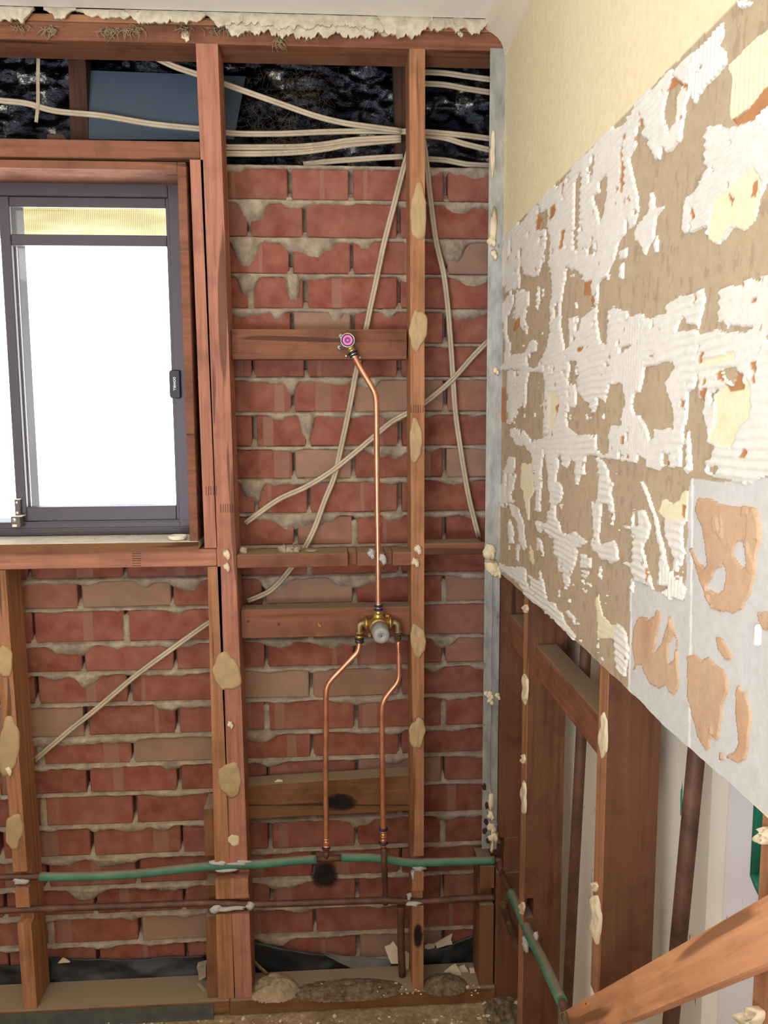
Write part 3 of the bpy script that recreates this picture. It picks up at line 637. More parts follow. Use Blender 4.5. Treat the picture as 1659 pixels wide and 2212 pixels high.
# ================================================================== TIMBER FRAME
GS = 'studs of the back wall frame'
def stud(name, mat, zb, zt, lb, rb, lt, rt, y0=0.0, y1=.09, notches=(), **kw):
    """upright timber, sides may lean; notches are cut in its front face"""
    prof = [(y0, zb), (y1, zb), (y1, zt), (y0, zt)]
    for z0, z1, d in sorted(notches, reverse=True): prof += [(y0, z1), (y0 + d, z1), (y0 + d, z0), (y0, z0)]
    k = lambda z: (z - zb) / (zt - zb)
    n = len(prof); Lf = [(lb + (lt - lb) * k(z), y, z) for y, z in prof]; Rt = [(rb + (rt - rb) * k(z), y, z) for y, z in prof]
    mb = MB(); mb._add(Lf + Rt, [tuple(range(n)), tuple(range(n, 2 * n))[::-1]] + [(i, n + i, n + (i + 1) % n, (i + 1) % n) for i in range(n)])
    return mb.build(name, mat, **kw)
def dab(parent, pts_px, Y=0.0, th=.004, mat='glue', name='glue_dab', seed=0, X=None, bulge=1.0):
    """smear of adhesive: noisy outline given as centre and half sizes in photo pixels, laid on a plane"""
    cx, cy, a, b = pts_px; rr = random.Random(seed + int(cx * 3 + cy)); ph = [rr.uniform(0, 6.28) for _ in range(4)]
    f = (lambda x, y: PX(x, y, X)) if X is not None else (lambda x, y: PY(x, y, Y))
    nv = Vector((-1, 0, 0)) if X is not None else Vector((0, -1, 0))
    n = 40; rings = [(1.0, -.0006), (1.0, th * .45), (.86, th * 1.15), (.6, th * .75), (.3, th * .9)]
    vs = []; fs = []
    for q, (k, hgt) in enumerate(rings):
        for i in range(n):
            t = 2 * math.pi * i / n; r = 1 + .10 * math.sin(2 * t + ph[0]) + .07 * math.sin(3 * t + ph[1]) + .05 * math.sin(5 * t + ph[2]) + .03 * math.sin(9 * t + ph[3])
            p = f(cx + a * r * k * math.cos(t), cy + b * r * k * math.sin(t)); vs.append((p + nv * hgt * (1 + .35 * math.sin(4 * t + ph[1] + q)))[:])
    for q in range(len(rings) - 1):
        for i in range(n): fs.append((q * n + i, q * n + (i + 1) % n, (q + 1) * n + (i + 1) % n, (q + 1) * n + i))
    fs.append(tuple(range(4 * n, 5 * n)))
    return MB()._add(vs, fs, True).build(name, mat, parent)
def plug(parent, px, py, Y=0.0, r=.008, X=None, seed=0, mat='paleglue', name='plaster_crumb'):
    p = PX(px, py, X) if X is not None else PY(px, py, Y)
    mb = MB().blob(p, r * .9, r * .6, r, seed + int(px), .35); d = Vector((-1, 0, 0)) if X is not None else Vector((0, -1, 0))
    mb.blob(p + Vector((.004, 0, -.006)) + d * .003, r * .5, r * .4, r * .8, seed + 3, .4)
    return mb.build(name, mat, parent)
def scorch(parent, cx, cy, a, b, Y, name='scorch_mark'):
    n = 24; m = 8; P = np.zeros((m, n + 1, 3)); cc_ = np.zeros((m, n + 1, 3))
    for i in range(m):
        for j in range(n + 1):
            t = 2 * math.pi * j / n; k = i / (m - 1); P[i, j] = (PY(cx + a * k * math.cos(t), cy + b * k * math.sin(t), Y - .0006))[:]; cc_[i, j] = (1 - k) ** .8
    return grid_mesh(name, P, np.ones((m - 1, n), bool), 'soot', cc_, parent=parent)
N = NT('soot'); v = N.coords(rnd=False); at = N.add('ShaderNodeAttribute', attribute_name='Col'); tr = N.add('ShaderNodeBsdfTransparent'); mx = N.add('ShaderNodeMixShader')
ad = N.add('ShaderNodeMath', operation='MULTIPLY_ADD'); N.link(N.noise(v, 70, 5, .7), ad.inputs[0]); ad.inputs[1].default_value = .8; N.link(at.outputs['Fac'], ad.inputs[2]); f = N.ramp(ad.outputs[0], [(.5, (0, 0, 0)), (1.05 / 1.2, (.92,) * 3)]); N.base(lin((24, 20, 20)), .95)
N.link(f, mx.inputs[0]); N.link(tr.outputs[0], mx.inputs[1]); N.link(N.b.outputs[0], mx.inputs[2]); N.link(mx.outputs[0], N.n['Material Output'].inputs[0]); M['soot'] = N.m
PN = [(.352, .392, .028), (.262, .302, .022)]     # where the two pipes pass: green above, brown below

top = MB().box(-1.88, .388, 0, .095, 2.234, 2.270).build('top_plate', 'hardX', label='long horizontal top plate timber along the head of the back wall', cat='timber')
MB().box(-1.88, .386, -.003, .09, 2.2705, 2.2848).build('packing', 'pineX', parent=top)
for i, (px, py, r) in enumerate([(400, 77, .010), (993, 70, .007), (512, 70, .004)]): plug(top, px, py, 0, r, seed=i)
# left-edge stud
s0 = stud('wall_stud', 'pineZ', .042, 1.112, -.752, -.720, -.762, -.731, notches=PN, label='timber wall stud at the left edge below the window, with tan glue dabs', cat='stud', group=GS)
dab(s0, (10, 1428, 17, 36)); dab(s0, (20, 1612, 22, 62)); dab(s0, (31, 1795, 20, 36)); plug(s0, 18, 1664, -.003, .009)
# window-side studs
stud('jack_stud', 'redZ', 1.155, 1.999, -.288, -.2595, -.2935, -.2655, label='narrow jack stud between the window reveal and the tall stud', cat='stud', group=GS)
s1 = stud('jack_stud', 'pineZ', .042, 1.112, -.290, -.2515, -.283, -.2535, notches=PN, label='jack stud below the sill rail, against the left side of the tall stud', cat='stud', group=GS)
stud('packing_stud', 'dirtyZ', .042, .528, -.3165, -.2905, -.3105, -.2872, y0=.006, y1=.085, notches=[(.335, .41, .05), (.255, .305, .05)], label='short packing stud ending low down, left of the paired studs', cat='stud', group=GS)
s2 = stud('wall_stud', 'redZ', .042, 2.234, -.2485, -.2075, -.2735, -.2275, notches=PN, label='tall full-height stud standing between the window and the copper pipes', cat='stud', group=GS)
dab(s2, (490, 1452, 30, 40)); dab(s2, (497, 1684, 28, 34)); plug(s2, 489, 1197, -.002, .009); plug(s2, 489, 1224, -.002, .008); plug(s2, 497, 1564, -.004, .007)
dab(s2, (505, 1815, 11, 13), th=.001, mat='paleglue', seed=4)
s3 = stud('wall_stud', 'pineZ', .042, 2.234, .186, .213, .1795, .2135, notches=PN, label='slim pale stud right of the mixer valve, spotted with tan adhesive', cat='stud', group=GS)
for d_ in [(904, 460, 19, 58), (903, 712, 19, 44), (898, 952, 15, 44), (903, 1384, 17, 34), (901, 1584, 17, 33)]: dab(s3, d_)
plug(s3, 902, 1186, -.002, .009); plug(s3, 897, 1213, -.002, .009)
scorch(s3, 903, 2022, 12, 30, -.0002)
s4 = stud('corner_stud', 'dirtyZ', .042, .356, .352, .387, .352, .387, y0=.002, notches=[(.255, .30, .03)], label='short cut-off corner stud under the end of the green pipe', cat='stud', group=GS)
def finger(parent, cx, cy, w_, h_, Y=0.0, vert=True, n=6):
    """zigzag of a glued finger joint, as a fine dark line"""
    P = []
    for i in range(n + 1):
        for s_ in ((-1, 1) if i % 2 == 0 else (1, -1)):
            u = -1 + 2 * i / n; P.append(PY(cx + (u * w_ if vert else s_ * w_), cy + (s_ * h_ if vert else u * h_), Y - .0003))
    return MB().tube(P, .00055, 4, smooth_path=False).build('finger_joint', 'black', parent)
finger(s2, 492, 1098, 15, 9); finger(s3, 901, 883, 13, 8, n=5); finger(s3, 901, 1556, 12, 4, n=6); finger(s2, 470, 480, 1, 1) if False else None
# horizontals
MB().box(-1.5, -.2715, .0, .09, 1.999, 2.036).build('lintel', 'hardX', label='horizontal reddish lintel timber right above the window', cat='timber')
MB().box(-1.5, -.2620, .0, .09, 1.113, 1.153).build('sill_rail', 'redX', label='horizontal sill rail timber right under the window', cat='timber')
finger(bpy.data.objects['sill_rail'], 295, 1209, 9, 13, vert=False, n=5); finger(bpy.data.objects['jack_stud'], 456, 1060, 11, 9, n=4)
GN = 'noggings between the studs'
n1 = MB().box(-.2212, .178, .045, .088, 1.580, 1.647).build('nogging', 'hardX', label='upper wide nogging board carrying the pink-plugged shower outlet', cat='nogging', group=GN)
prof = [(-.238, 1.137), (.018, 1.139), (.018, 1.139), (.188, 1.140), (.188, 1.108), (-.238, 1.106)]
mb = MB().box(-.2165, .037, .0, .085, 1.107, 1.138).box(.037, .058, .022, .085, 1.107, 1.138).box(.058, .122, .0, .085, 1.107, 1.138).box(.122, .140, .014, .085, 1.107, 1.138).box(.140, .184, .0, .085, 1.107, 1.138)
n2 = mb.build('nogging', 'hardX', label='rough notched nogging crossed by the tall copper riser, mortar crumbs on top', cat='nogging', group=GN)
for i, (px, py, r) in enumerate([(525, 1190, .010), (610, 1187, .012), (625, 1189, .010), (640, 1190, .008)]): plug(n2, px, py, .03, r, seed=i, mat='mortar', name='mortar_crumb')
plug(n2, 801, 1196, -.004, .009, mat='putty', name='silicone_blob'); plug(n2, 826, 1207, -.004, .010, mat='putty', name='silicone_blob')
p = PY(672, 1189, .04); MB().lathe((p.x, p.y, 1.1385), (0, 0, 1), [(0, .017), (.003, .015), (.004, .002)], 14).build('flat_flake', 'fluff', n2)
MB().box(.2125, .352, .0, .07, 1.131, 1.157).build('nogging', 'hardX', label='short nogging between the slim stud and the galvanised strip', cat='nogging', group=GN)
n3 = MB().box(-.215, .186, .035, .085, .932, 1.001).build('nogging', 'hardX', label='nogging board behind the brass mixer valve', cat='nogging', group=GN)
for px, py in [(791, 1333), (536, 1342), (602, 1348)]: MB().lathe(PY(px, py, .035), (0, -1, 0), [(-.002, .003), (.001, .003), (.0015, .001)], 10).build('nail', 'oldcopper', n3)
p = PY(690, 1350, .034)
MB().tube([p + Vector((-.002, 0, .007)), p + Vector((-.001, -.003, .001)), p + Vector((.001, -.003, -.004)), p + Vector((.004, -.003, -.002)), p + Vector((.001, -.003, .001))], .0012, 6, step=.002).build('wire_hook', 'brass', n3)
c4 = [(534, 1698), (534, 1738), (886, 1738), (886, 1675)]
q = [PY(*c, .058) for c in c4]; back = Vector((0, .05, 0))
n4 = MB().hexa([q[1], q[2], q[2] + back, q[1] + back, q[0], q[3], q[3] + back, q[0] + back]).build('nogging', 'dirtyX', label='weathered dusty nogging low down behind both copper pipes, sloping up rightwards', cat='nogging', group=GN)
q = [PY(*c, .066) for c in [(534, 1741), (534, 1769), (886, 1750), (886, 1740)]]; back = Vector((0, .04, 0))
MB().hexa([q[1], q[2], q[2] + back, q[1] + back, q[0], q[3], q[3] + back, q[0] + back]).build('packing_strip', 'dirtyX', n4)
scorch(n4, 735, 1733, 40, 22, .0575); scorch(wall_back, 700, 1890, 34, 34, YB - .014)
bpL = MB().box(-1.5, -.262, -.006, .092, .006, .041).build('bottom_plate', 'dirtyX', label='dusty bottom plate under the left bay below the window', cat='timber')
bpR = MB().box(-.2615, .392, -.006, .092, .002, .040).build('bottom_plate', 'dirtyX', label='brown bottom plate along the floor under the copper pipes', cat='timber')
# galvanised angle against the left plate
MB().box(-1.5, -.30, -.0095, -.0065, .001, .036, 0).box(-1.5, -.30, -.016, -.0095, .001, .0025, 0).build('floor_angle', 'dirtymetal', label='grey metal angle lying along the front of the left bottom plate', cat='metal angle')
# roof gap uprights
for i, (pts, lab) in enumerate([([(150, 290), (190, 290), (185, 130), (148, 130)], 'dark upright timber in the roof gap above the window'), ([(855, 360), (884, 360), (884, 140), (850, 140)], 'dark upright timber in the roof gap behind the slim stud')]):
    q = [PY(a, b, .165 if i else .16) for a, b in pts]; zb = 2.02 if i else 1.995
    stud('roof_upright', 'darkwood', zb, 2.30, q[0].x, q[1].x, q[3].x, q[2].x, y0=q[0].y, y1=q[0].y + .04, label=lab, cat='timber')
p0, p1 = PY(105, 300, .05), PY(152, 300, .05)
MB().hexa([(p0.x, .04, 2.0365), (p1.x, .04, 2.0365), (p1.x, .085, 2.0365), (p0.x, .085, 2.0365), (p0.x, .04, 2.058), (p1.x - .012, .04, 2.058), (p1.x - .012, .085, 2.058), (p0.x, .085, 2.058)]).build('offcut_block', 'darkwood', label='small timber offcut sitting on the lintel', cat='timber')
q = [PY(190, 152, .20), PY(530, 165, .20), PY(505, 300, .15), PY(192, 300, .15)]; q = [Vector(a) for a in q]
MB().hexa([q[3], q[2], q[2] + Vector((0, .006, 0)), q[3] + Vector((0, .006, 0)), q[0], q[1], q[1] + Vector((0, .006, 0)), q[0] + Vector((0, .006, 0))]).build('fibre_sheet', 'panel', label='plain blue-grey sheet leaning in the roof gap above the window', cat='sheet')

# ================================================================== TORN EDGE OF THE CEILING
def torn(name, mat, ax, y, top_px, depth, seed, thick=.006, parent=None):
    """ragged hanging strip: from x pixel a to b, hanging below the ceiling edge by a noisy amount"""
    a, b = ax; n = int((b - a) / 3); xsn = np.linspace(a, b, n); dn = depth * (.1 + .8 * fbm(xsn * .018, xsn * 0, seed, 3) + .9 * fbm(xsn * .09, xsn * 0, seed + 5, 4) + .35 * vnoise(xsn * .31, xsn * 0, seed + 8)) * np.clip(np.minimum(xsn - a, b - xsn) / 25, .15, 1)
    up = [PY(x, 40, y) for x in xsn]; ztop = CEIL + .003; mb = MB(); vs = []
    for i in range(n): 
        zl_ = CEIL + top_px - dn[i]; k = .004 * vnoise(np.array([xsn[i] * .09]), np.array([0.0]), seed + 3)[0]
        vs += [(up[i].x, y - k * .4, ztop), (up[i].x, y - k * 1.6, zl_), (up[i].x, y + thick - k, zl_ + .001), (up[i].x, y + thick, ztop)]
    fs = []
    for i in range(n - 1):
        for k in range(4): fs.append((i * 4 + k, i * 4 + (k + 1) % 4, (i + 1) * 4 + (k + 1) % 4, (i + 1) * 4 + k))
    fs += [(3, 2, 1, 0), tuple((n - 1) * 4 + k for k in range(4))]
    return mb._add(vs, fs).build(name, mat, parent)
torn('torn_plaster_edge', 'gyp', (440, 1060), -.020, 0, .019, 3, parent=ceil); torn('torn_plaster_edge', 'gyp', (470, 870), -.014, 0, .028, 5, parent=ceil); torn('torn_plaster_edge', 'gyp', (815, 935), -.023, 0, .030, 9, parent=ceil)
torn('torn_plaster_edge', 'gyp', (-120, 75), -.020, 0, .020, 13, parent=ceil); torn('torn_plaster_edge', 'gyp', (95, 165), -.022, 0, .018, 15, parent=ceil); torn('torn_plaster_edge', 'gyp', (270, 450), -.020, 0, .017, 17, parent=ceil); torn('torn_plaster_edge', 'gyp', (165, 300), -.018, 0, .011, 19, parent=ceil)
torn('torn_plaster_edge', 'gyp', (980, 1000), -.024, -.006, .026, 23, parent=ceil)
mb = MB(); rr = random.Random(5)
for cx_, cy_, nf, sp in [(110, 62, 26, 12), (232, 66, 24, 14), (265, 68, 22, 18), (295, 62, 20, 8), (400, 60, 14, 14), (480, 62, 34, 26), (540, 60, 18, 16), (604, 86, 20, 3), (672, 72, 12, 8), (40, 58, 12, 22)]:
    for _ in range(nf):
        p = PY(cx_ + rr.gauss(0, sp * .6), cy_ + rr.uniform(-6, 2), -.004); q_ = p + Vector((rr.gauss(0, .010), -rr.uniform(.0, .010), -rr.uniform(.003, .026)))
        mid = (p + q_) / 2 + Vector((rr.gauss(0, .006), -.004, rr.gauss(0, .003))); mb.tube([p, mid, q_], [.0010, .0008, .0004], 4, step=.004)
tag(mb.build('hanging_fibres', 'fluff'), 'dusty hanging fibres and cobweb tufts along the top plate', 'fibres', None, 'stuff')
mb = MB()
for cx_, cy_, nf, sx_, sy_ in [(630, 230, 170, 55, 42), (650, 310, 190, 55, 28), (540, 240, 70, 45, 30), (655, 190, 120, 25, 20)]:
    for _ in range(nf):
        p = PY(cx_ + rr.gauss(0, sx_), cy_ + rr.gauss(0, sy_), .13 + rr.uniform(-.03, .03)); q_ = p + Vector((rr.gauss(0, .013), rr.gauss(0, .008), rr.gauss(0, .012))); mid = (p + q_) / 2 + Vector((rr.gauss(0, .012), 0, rr.gauss(0, .01)))
        mb.tube([p, mid, q_], .00017, 3, step=.006)
tag(mb.build('cobweb_fibres', 'web'), 'brown cobweb fibres tangled around the roof gap cables', 'fibres', None, 'stuff')

# ================================================================== WINDOW
wx0, wx1 = -1.26, -.319
rev = MB().box(wx1, -.300, -.012, .100, 1.154, 1.990).box(wx0, wx1, -.012, .100, 1.974, 1.990).box(wx0 - .02, wx0, -.012, .100, 1.154, 1.990)
win = rev.build('window_1', 'hardX', loc=(-.78, 0, 1.154), kind='structure')
MB().box(wx0, -.2995, -.018, .100, 1.155, 1.1735).build('window_sill', 'sill', win)
MB().box(wx0, -.298, -.020, -.0185, 1.1545, 1.1725, 0).build('sill_edge', 'dirtyX', win)
fr = MB().box(-.361, wx1, .098, .17, 1.174, 1.974).box(wx0, wx0 + .04, .098, .17, 1.174, 1.974).box(wx0 + .04, -.361, .098, .17, 1.945, 1.974).box(wx0, wx1, .096, .19, 1.174, 1.190).box(wx0, wx1, .100, .19, 1.190, 1.206)
fr.build('window_frame', 'alu', win)
MB().box(wx1, -.2855, .1005, .21, 1.137, 1.984).box(wx0 - .04, wx1, .1005, .23, 1.137, 1.1735).build('light_leak_filler', 'hardX', win)  # added filler, blocks window light from grazing along the brick cavity
MB().box(wx0, wx1, .094, .097, 1.1895, 1.1915, 0).box(wx0, wx1, .094, .098, 1.206, 1.2075, 0).build('frame_track', 'alured', win)
sash = MB().box(-.738, -.715, .104, .118, 1.208, 1.945).box(-.715, -.368, .106, .116, 1.923, 1.945).box(-.715, -.368, .106, .122, 1.839, 1.863).box(-.715, -.368, .104, .14, 1.208, 1.241).box(-.368, -.358, .104, .14, 1.208, 1.945)
sash = sash.build('sliding_sash', 'alu', win); MB().box(-.738, -.7155, .1182, .195, 1.208, 1.945).build('outer_stile', 'darkalu', sash)
MB().box(-.7155, -.7120, .128, .131, 1.241, 1.839, 0).build('glazing_bead', 'steel', win)
MB().box(-.715, -.361, .124, .128, 1.241, 1.839, 0).build('glass_pane', 'glass', win)
MB().box(-.715, -.361, .124, .128, 1.863, 1.923, 0).build('glass_pane', 'glass', win)
MB().box(wx0 + .03, -.738, .160, .164, 1.206, 1.945, 0).build('glass_pane', 'glass', win)
hd = MB().box(-.3685, -.346, .086, .104, 1.494, 1.558).box(-.3715, -.3655, .092, .102, 1.497, 1.556).build('sash_handle', 'black', win)
tc = bpy.data.curves.new('lettering', 'FONT'); tc.body = 'DOWELL'; tc.size = .0075; tc.extrude = .0002; tc.align_x = 'CENTER'
to = bpy.data.objects.new('lettering', tc); COL.objects.link(to); to.parent = hd; wo = Vector(win['_w']); to.location = Vector((-.361, .0857, 1.527)) - wo; to.rotation_euler = (math.radians(90), math.radians(90), 0); tc.materials.append(M['steel'])
la = PY(41, 1096, .10); lb_ = PY(37, 1126, .085)
lk = MB().box(la.x - .007, la.x + .005, .092, .104, la.z - .019, la.z + .019).build('sash_lock', 'alured', win)
MB().box(la.x - .009, la.x + .006, .088, .104, la.z + .019, la.z + .021, 0).build('lock_plate', 'white', win)
for dz in (.012, -.012): MB().lathe((la.x - .002, .092, la.z + dz), (0, -1, 0), [(0, .004), (.001, .0038), (.0012, .001)], 14).build('screw_head', 'steel', lk)
MB().box(lb_.x - .010, lb_.x + .011, .074, .10, lb_.z - .013, lb_.z + .012).build('key_lock', 'alured', win); kl = bpy.data.objects['key_lock']
MB().box(lb_.x - .012, lb_.x + .016, .072, .10, lb_.z + .012, lb_.z + .0135, 0).build('lock_plate', 'white', win)
MB().lathe((lb_.x - .003, .0738, lb_.z + .004), (0, -1, 0), [(0, .006), (.001, .0058), (.0012, .001)], 16).build('lock_barrel', 'steel', kl)
MB().box(lb_.x - .0055, lb_.x - .001, .072, .0728, lb_.z + .0035, lb_.z + .0048, 0).build('key_slot', 'black', kl)
MB().box(lb_.x - .007, lb_.x + .003, .0732, .074, lb_.z - .0115, lb_.z - .006, 0).build('lock_sticker', 'white', kl)
lid = PY(385, 1166, .02)
l_ = MB().lathe((lid.x, .012, 1.1738), (0, 0, 1), [(0, .0165), (.003, .0195), (.009, .0205), (.0098, .0198), (.0092, .0185), (.004, .0175), (.0035, .001)], 32).build('plastic_lid', 'white', label='small round cream plastic lid on the right end of the window sill', cat='lid')
mb = MB(); rr = random.Random(3)
for _ in range(26):
    x = rr.uniform(-.62, -.33); mb.blob((x, rr.uniform(.03, .094), 1.1745), rr.uniform(.0008, .0025), .001, .0008, rr.randint(0, 99), .3, 1)
tag(mb.build('dust_crumbs', 'gyp'), 'grit and crumbs scattered on the window sill', 'crumbs', None, 'stuff')
# shade cloth hanging outside the upper pane
c0 = PY(200, 517, .9)
n = 60; vs = []; fs = []
for i in range(n + 1):
    x = -2.6 + 2.7 * i / n; y = .9 + .012 * math.sin(x * 9)
    vs += [(x, y, c0.z), (x, y + .01, 2.75), (x, y + .012, 2.75), (x, y + .002, c0.z)]
for i in range(n):
    for k in range(4): fs.append((i * 4 + k, (i + 1) * 4 + k, (i + 1) * 4 + (k + 1) % 4, i * 4 + (k + 1) % 4))
MB()._add(vs, fs, True).build('shade_blind', 'shade', label='yellowish woven shade blind hanging outside the top of the window', cat='blind')
p = PY(265, 1090, 2.6); mb = MB(); rr = random.Random(8)
for i in range(260):
    a_ = rr.uniform(0, 6.28); k_ = rr.uniform(0, 1) ** .5; hz = rr.uniform(.12, 1) ; wd = .17 * math.sin(min(1, hz * 1.02) * 2.9) + .07
    mb.blob((p.x + wd * k_ * math.cos(a_), p.y + .2 + wd * k_ * math.sin(a_), (p.z - .02) * hz), .04, .04, .022, i, .4, 1)
mb.tube([(p.x, p.y + .2, 0), (p.x, p.y + .2, .5)], .02, 8, smooth_path=False)
mb.build('garden_shrub', 'leaf', label='dim blue shrub just showing at the foot of the window outside', cat='shrub')
# ================================================================== SHOWER PLUMBING (one crimped assembly)
YP = .004
def pp(px, py, y=YP): return PY(px, py, y)
bc_ = pp(817, 1350, .012)
body = MB().lathe((bc_.x, .034, bc_.z), (0, -1, 0), [(0, .016), (.004, .0215), (.022, .0225), (.040, .0215), (.052, .0195)], 32)
body.lathe((bc_.x, .010, bc_.z), (0, 0, 1), [(0, .014), (.020, .0135), (.024, .0125), (.033, .0125), (.0335, .0105), (.036, .0105)], 28)
body.lathe((bc_.x, .012, bc_.z + .004), (-1, 0, 0), [(0, .013), (.026, .0125), (.0265, .0145), (.030, .0145), (.0305, .0115), (.034, .0115)], 28)
body.lathe((bc_.x, .012, bc_.z + .004), (1, 0, 0), [(0, .013), (.026, .0125), (.0265, .0145), (.030, .0145), (.0305, .0115), (.034, .0115)], 28)
mix = body.build('shower_mixer', 'brass', label='brass shower mixer with a grey cap, joined to bright copper pipes and an outlet', cat='shower plumbing')
cc = Vector((bc_.x + .0015, -.016, bc_.z - .003))
dc_ = MB().lathe(cc, (0.03, -1, -.06), [(0, .0205), (.030, .0195), (.044, .0185), (.049, .0165), (.050, .0085), (.0496, .008), (.0494, .0012), (.047, .001)], 40).build('dust_cap', 'cap', mix); dc_['label'] = 'grey plastic dust cap'
e_ = cc + Vector((.03, -1, -.06)).normalized() * .0497
MB().lathe(e_, (0.03, -1, -.06), [(-.003, .0013), (.0004, .0013)], 10).build('cap_hole', 'black', dc_)
def lug(px, py, w_, h_):
    p = pp(px, py, .030); mb = MB().box(p.x - w_, p.x + w_, .022, .034, p.z - h_, p.z + h_, .002); o = mb.build('fixing_lug', 'brass', mix)
    q = MB()
    q.box(p.x - .0018, p.x + .0018, .0212, .0225, p.z - .0006 + h_ * .2, p.z + .0006 + h_ * .2, 0).box(p.x - .0006, p.x + .0006, .0212, .0225, p.z - .0018 + h_ * .2, p.z + .0018 + h_ * .2, 0).build('screw_slot', 'black', o)
lug(836, 1334, .0062, .0080); lug(798, 1370, .0045, .0050)
MB().tube([pp(812, 1360, .03), pp(798, 1369, .03)], .004, 8).build('fixing_arm', 'brass', mix)
# side elbows
def elbow(xs, xe, zt, sgn):
    c = Vector((xe, .010, zt)); mb = MB().tube([Vector((xs, .012, zt)), Vector((xe - sgn * .006, .011, zt)), Vector((xe, .0105, zt - .005)), Vector((xe, .010, zt - .024))], .0080, 14, step=.002)
    mb.lathe((xe, .010, zt - .018), (0, 0, -1), [(0, .0098), (.001, .0112), (.004, .0112), (.005, .0088), (.024, .0085), (.0245, .0075)], 20); return mb.build('brass_elbow', 'dullbrass', mix)
eL, eR = pp(776.5, 1351, .010), pp(859, 1348, .010)
elbow(bc_.x - .033, eL.x, bc_.z + .004, -1); elbow(bc_.x + .033, eR.x, bc_.z + .004, 1)
def rings(px, py, y, spec, axis=(0, 0, -1)):
    """small press-fitting collars: (offset, radius, length, material, name)"""
    p = pp(px, py, y)
    for off, r, ln, mat, nm in spec:
        MB().lathe(p + Vector(axis) * off, axis, [(0, r * .86), (ln * .2, r), (ln * .8, r), (ln, r * .86)], 20).build(nm, mat, mix)
RP = .0066
riser = [pp(764, 768, .024), pp(772, 783, .018), pp(783, 803, .012), pp(800, 831, .007), pp(808, 846, .006), pp(812, 862, .005), pp(813, 885, .004), pp(813.5, 930), pp(814, 1000), pp(815, 1100), pp(816.5, 1200), pp(817.5, 1312)]
MB().tube(riser, RP, 16, step=.006).build('riser_pipe', 'copper', mix)
MB().tube([pp(776.5, 1384, .010), pp(775.5, 1398, .009), pp(771, 1410, .008), pp(760, 1422, .007), pp(738, 1445, .006), pp(718, 1466, .005), pp(708, 1481, .005), pp(704.5, 1498), pp(704, 1530), pp(703.5, 1600), pp(703.5, 1700), pp(704.5, 1838)], RP, 16, step=.006).build('hot_pipe', 'copper', mix)
MB().tube([pp(860, 1384, .010), pp(861.5, 1405, .009), pp(862, 1440, .008), pp(861.5, 1462, .007), pp(857, 1476, .006), pp(846, 1490, .005), pp(834, 1505, .005), pp(827, 1520), pp(825, 1538), pp(825.5, 1600), pp(826.5, 1700), pp(828, 1832)], RP, 16, step=.006).build('cold_pipe', 'copper', mix)
for k in range(4): MB().lathe(pp(863 + (k % 2), 1392 + k * 5.5, .0022), (0, -1, 0), [(0, .0016), (.0004, .0014)], 6).build('ink_mark', 'black', mix)
rings(817.5, 1303, YP, [(0, .0082, .004, 'steel', 'press_collar'), (.005, .0105, .003, 'black', 'seal_ring'), (.009, .0085, .003, 'steel', 'press_collar'), (.0115, .0098, .006, 'navy', 'seal_ring'), (.017, .0088, .010, 'brass', 'pipe_socket')])
rings(776.5, 1376, .010, [(-.004, .0092, .006, 'brass', 'pipe_socket'), (.003, .0112, .004, 'black', 'seal_ring'), (.007, .0085, .003, 'steel', 'press_collar'), (.0095, .0108, .004, 'navy', 'seal_ring')])
rings(859.5, 1374, .010, [(-.004, .0088, .004, 'black', 'seal_ring'), (.0, .0083, .003, 'steel', 'press_collar'), (.003, .0092, .002, 'black', 'seal_ring'), (.005, .0080, .006, 'steel', 'press_collar')])
rings(704.5, 1810, YP, [(0, .0082, .005, 'copper', 'press_collar'), (.006, .0078, .012, 'copper', 'pipe_socket'), (.018, .0086, .005, 'copper', 'press_collar'), (.0235, .0100, .005, 'navy', 'seal_ring')])
rings(828, 1788, YP, [(0, .0110, .006, 'navy', 'seal_ring'), (.006, .0080, .007, 'copper', 'press_collar'), (.013, .0076, .014, 'brass', 'pipe_socket'), (.020, .0088, .003, 'copper', 'press_collar'), (.027, .0078, .010, 'copper', 'pipe_socket'), (.036, .0105, .006, 'navy', 'seal_ring')])
# outlet with its pink plug
oc_ = pp(751, 735, .0); oc_ = Vector((oc_.x, .044, oc_.z + .0))
MB().lathe(oc_, (0, -1, 0), [(0, .012), (.012, .0135), (.014, .0158), (.046, .0158), (.0462, .0138), (.040, .0136), (.0398, .001)], 36).build('outlet_boss', 'steel', mix)
MB().lathe(oc_ + Vector((0, -.0395, 0)), (0, -1, 0), [(0, .0136), (.004, .0134), (.0042, .0110)], 36).build('plug_seal', 'navy', mix)
MB().lathe(oc_ + Vector((0, -.040, 0)), (0, -1, 0), [(0, .0112), (.0075, .0112), (.0085, .0102), (.0082, .0068), (.004, .0064)], 36).build('plug_flange', 'pink', mix)['label'] = 'bright pink plug ring'
MB().lathe(oc_ + Vector((0, -.0425, 0)), (0, -1, 0), [(0, .0066), (.002, .0064), (.0024, .0052), (.0012, .0010)], 24).build('plug_core', 'purple', mix)
for px, py in [(737, 727), (734, 751)]:
    p = pp(px, py, .040); d = (oc_ - p); ea_ = MB().tube([Vector((p.x, .041, p.z)), Vector((p.x, .041, p.z)) + Vector((d.x, 0, d.z)) * .6], .0062, 12, smooth_path=False, flat=.5).lathe((p.x, .044, p.z), (0, -1, 0), [(0, .0068), (.007, .0066)], 18).build('fixing_ear', 'steel', mix)
    MB().lathe((p.x, .0372, p.z), (0, -1, 0), [(0, .002), (.0005, .0018)], 10).build('screw_hole', 'black', ea_)
a, b = Vector((oc_.x + .004, .030, oc_.z - .008)), pp(765, 770, .024)
MB().tube([a, (a + b) / 2], .0085, 14, smooth_path=False).build('outlet_neck', 'brass', mix)
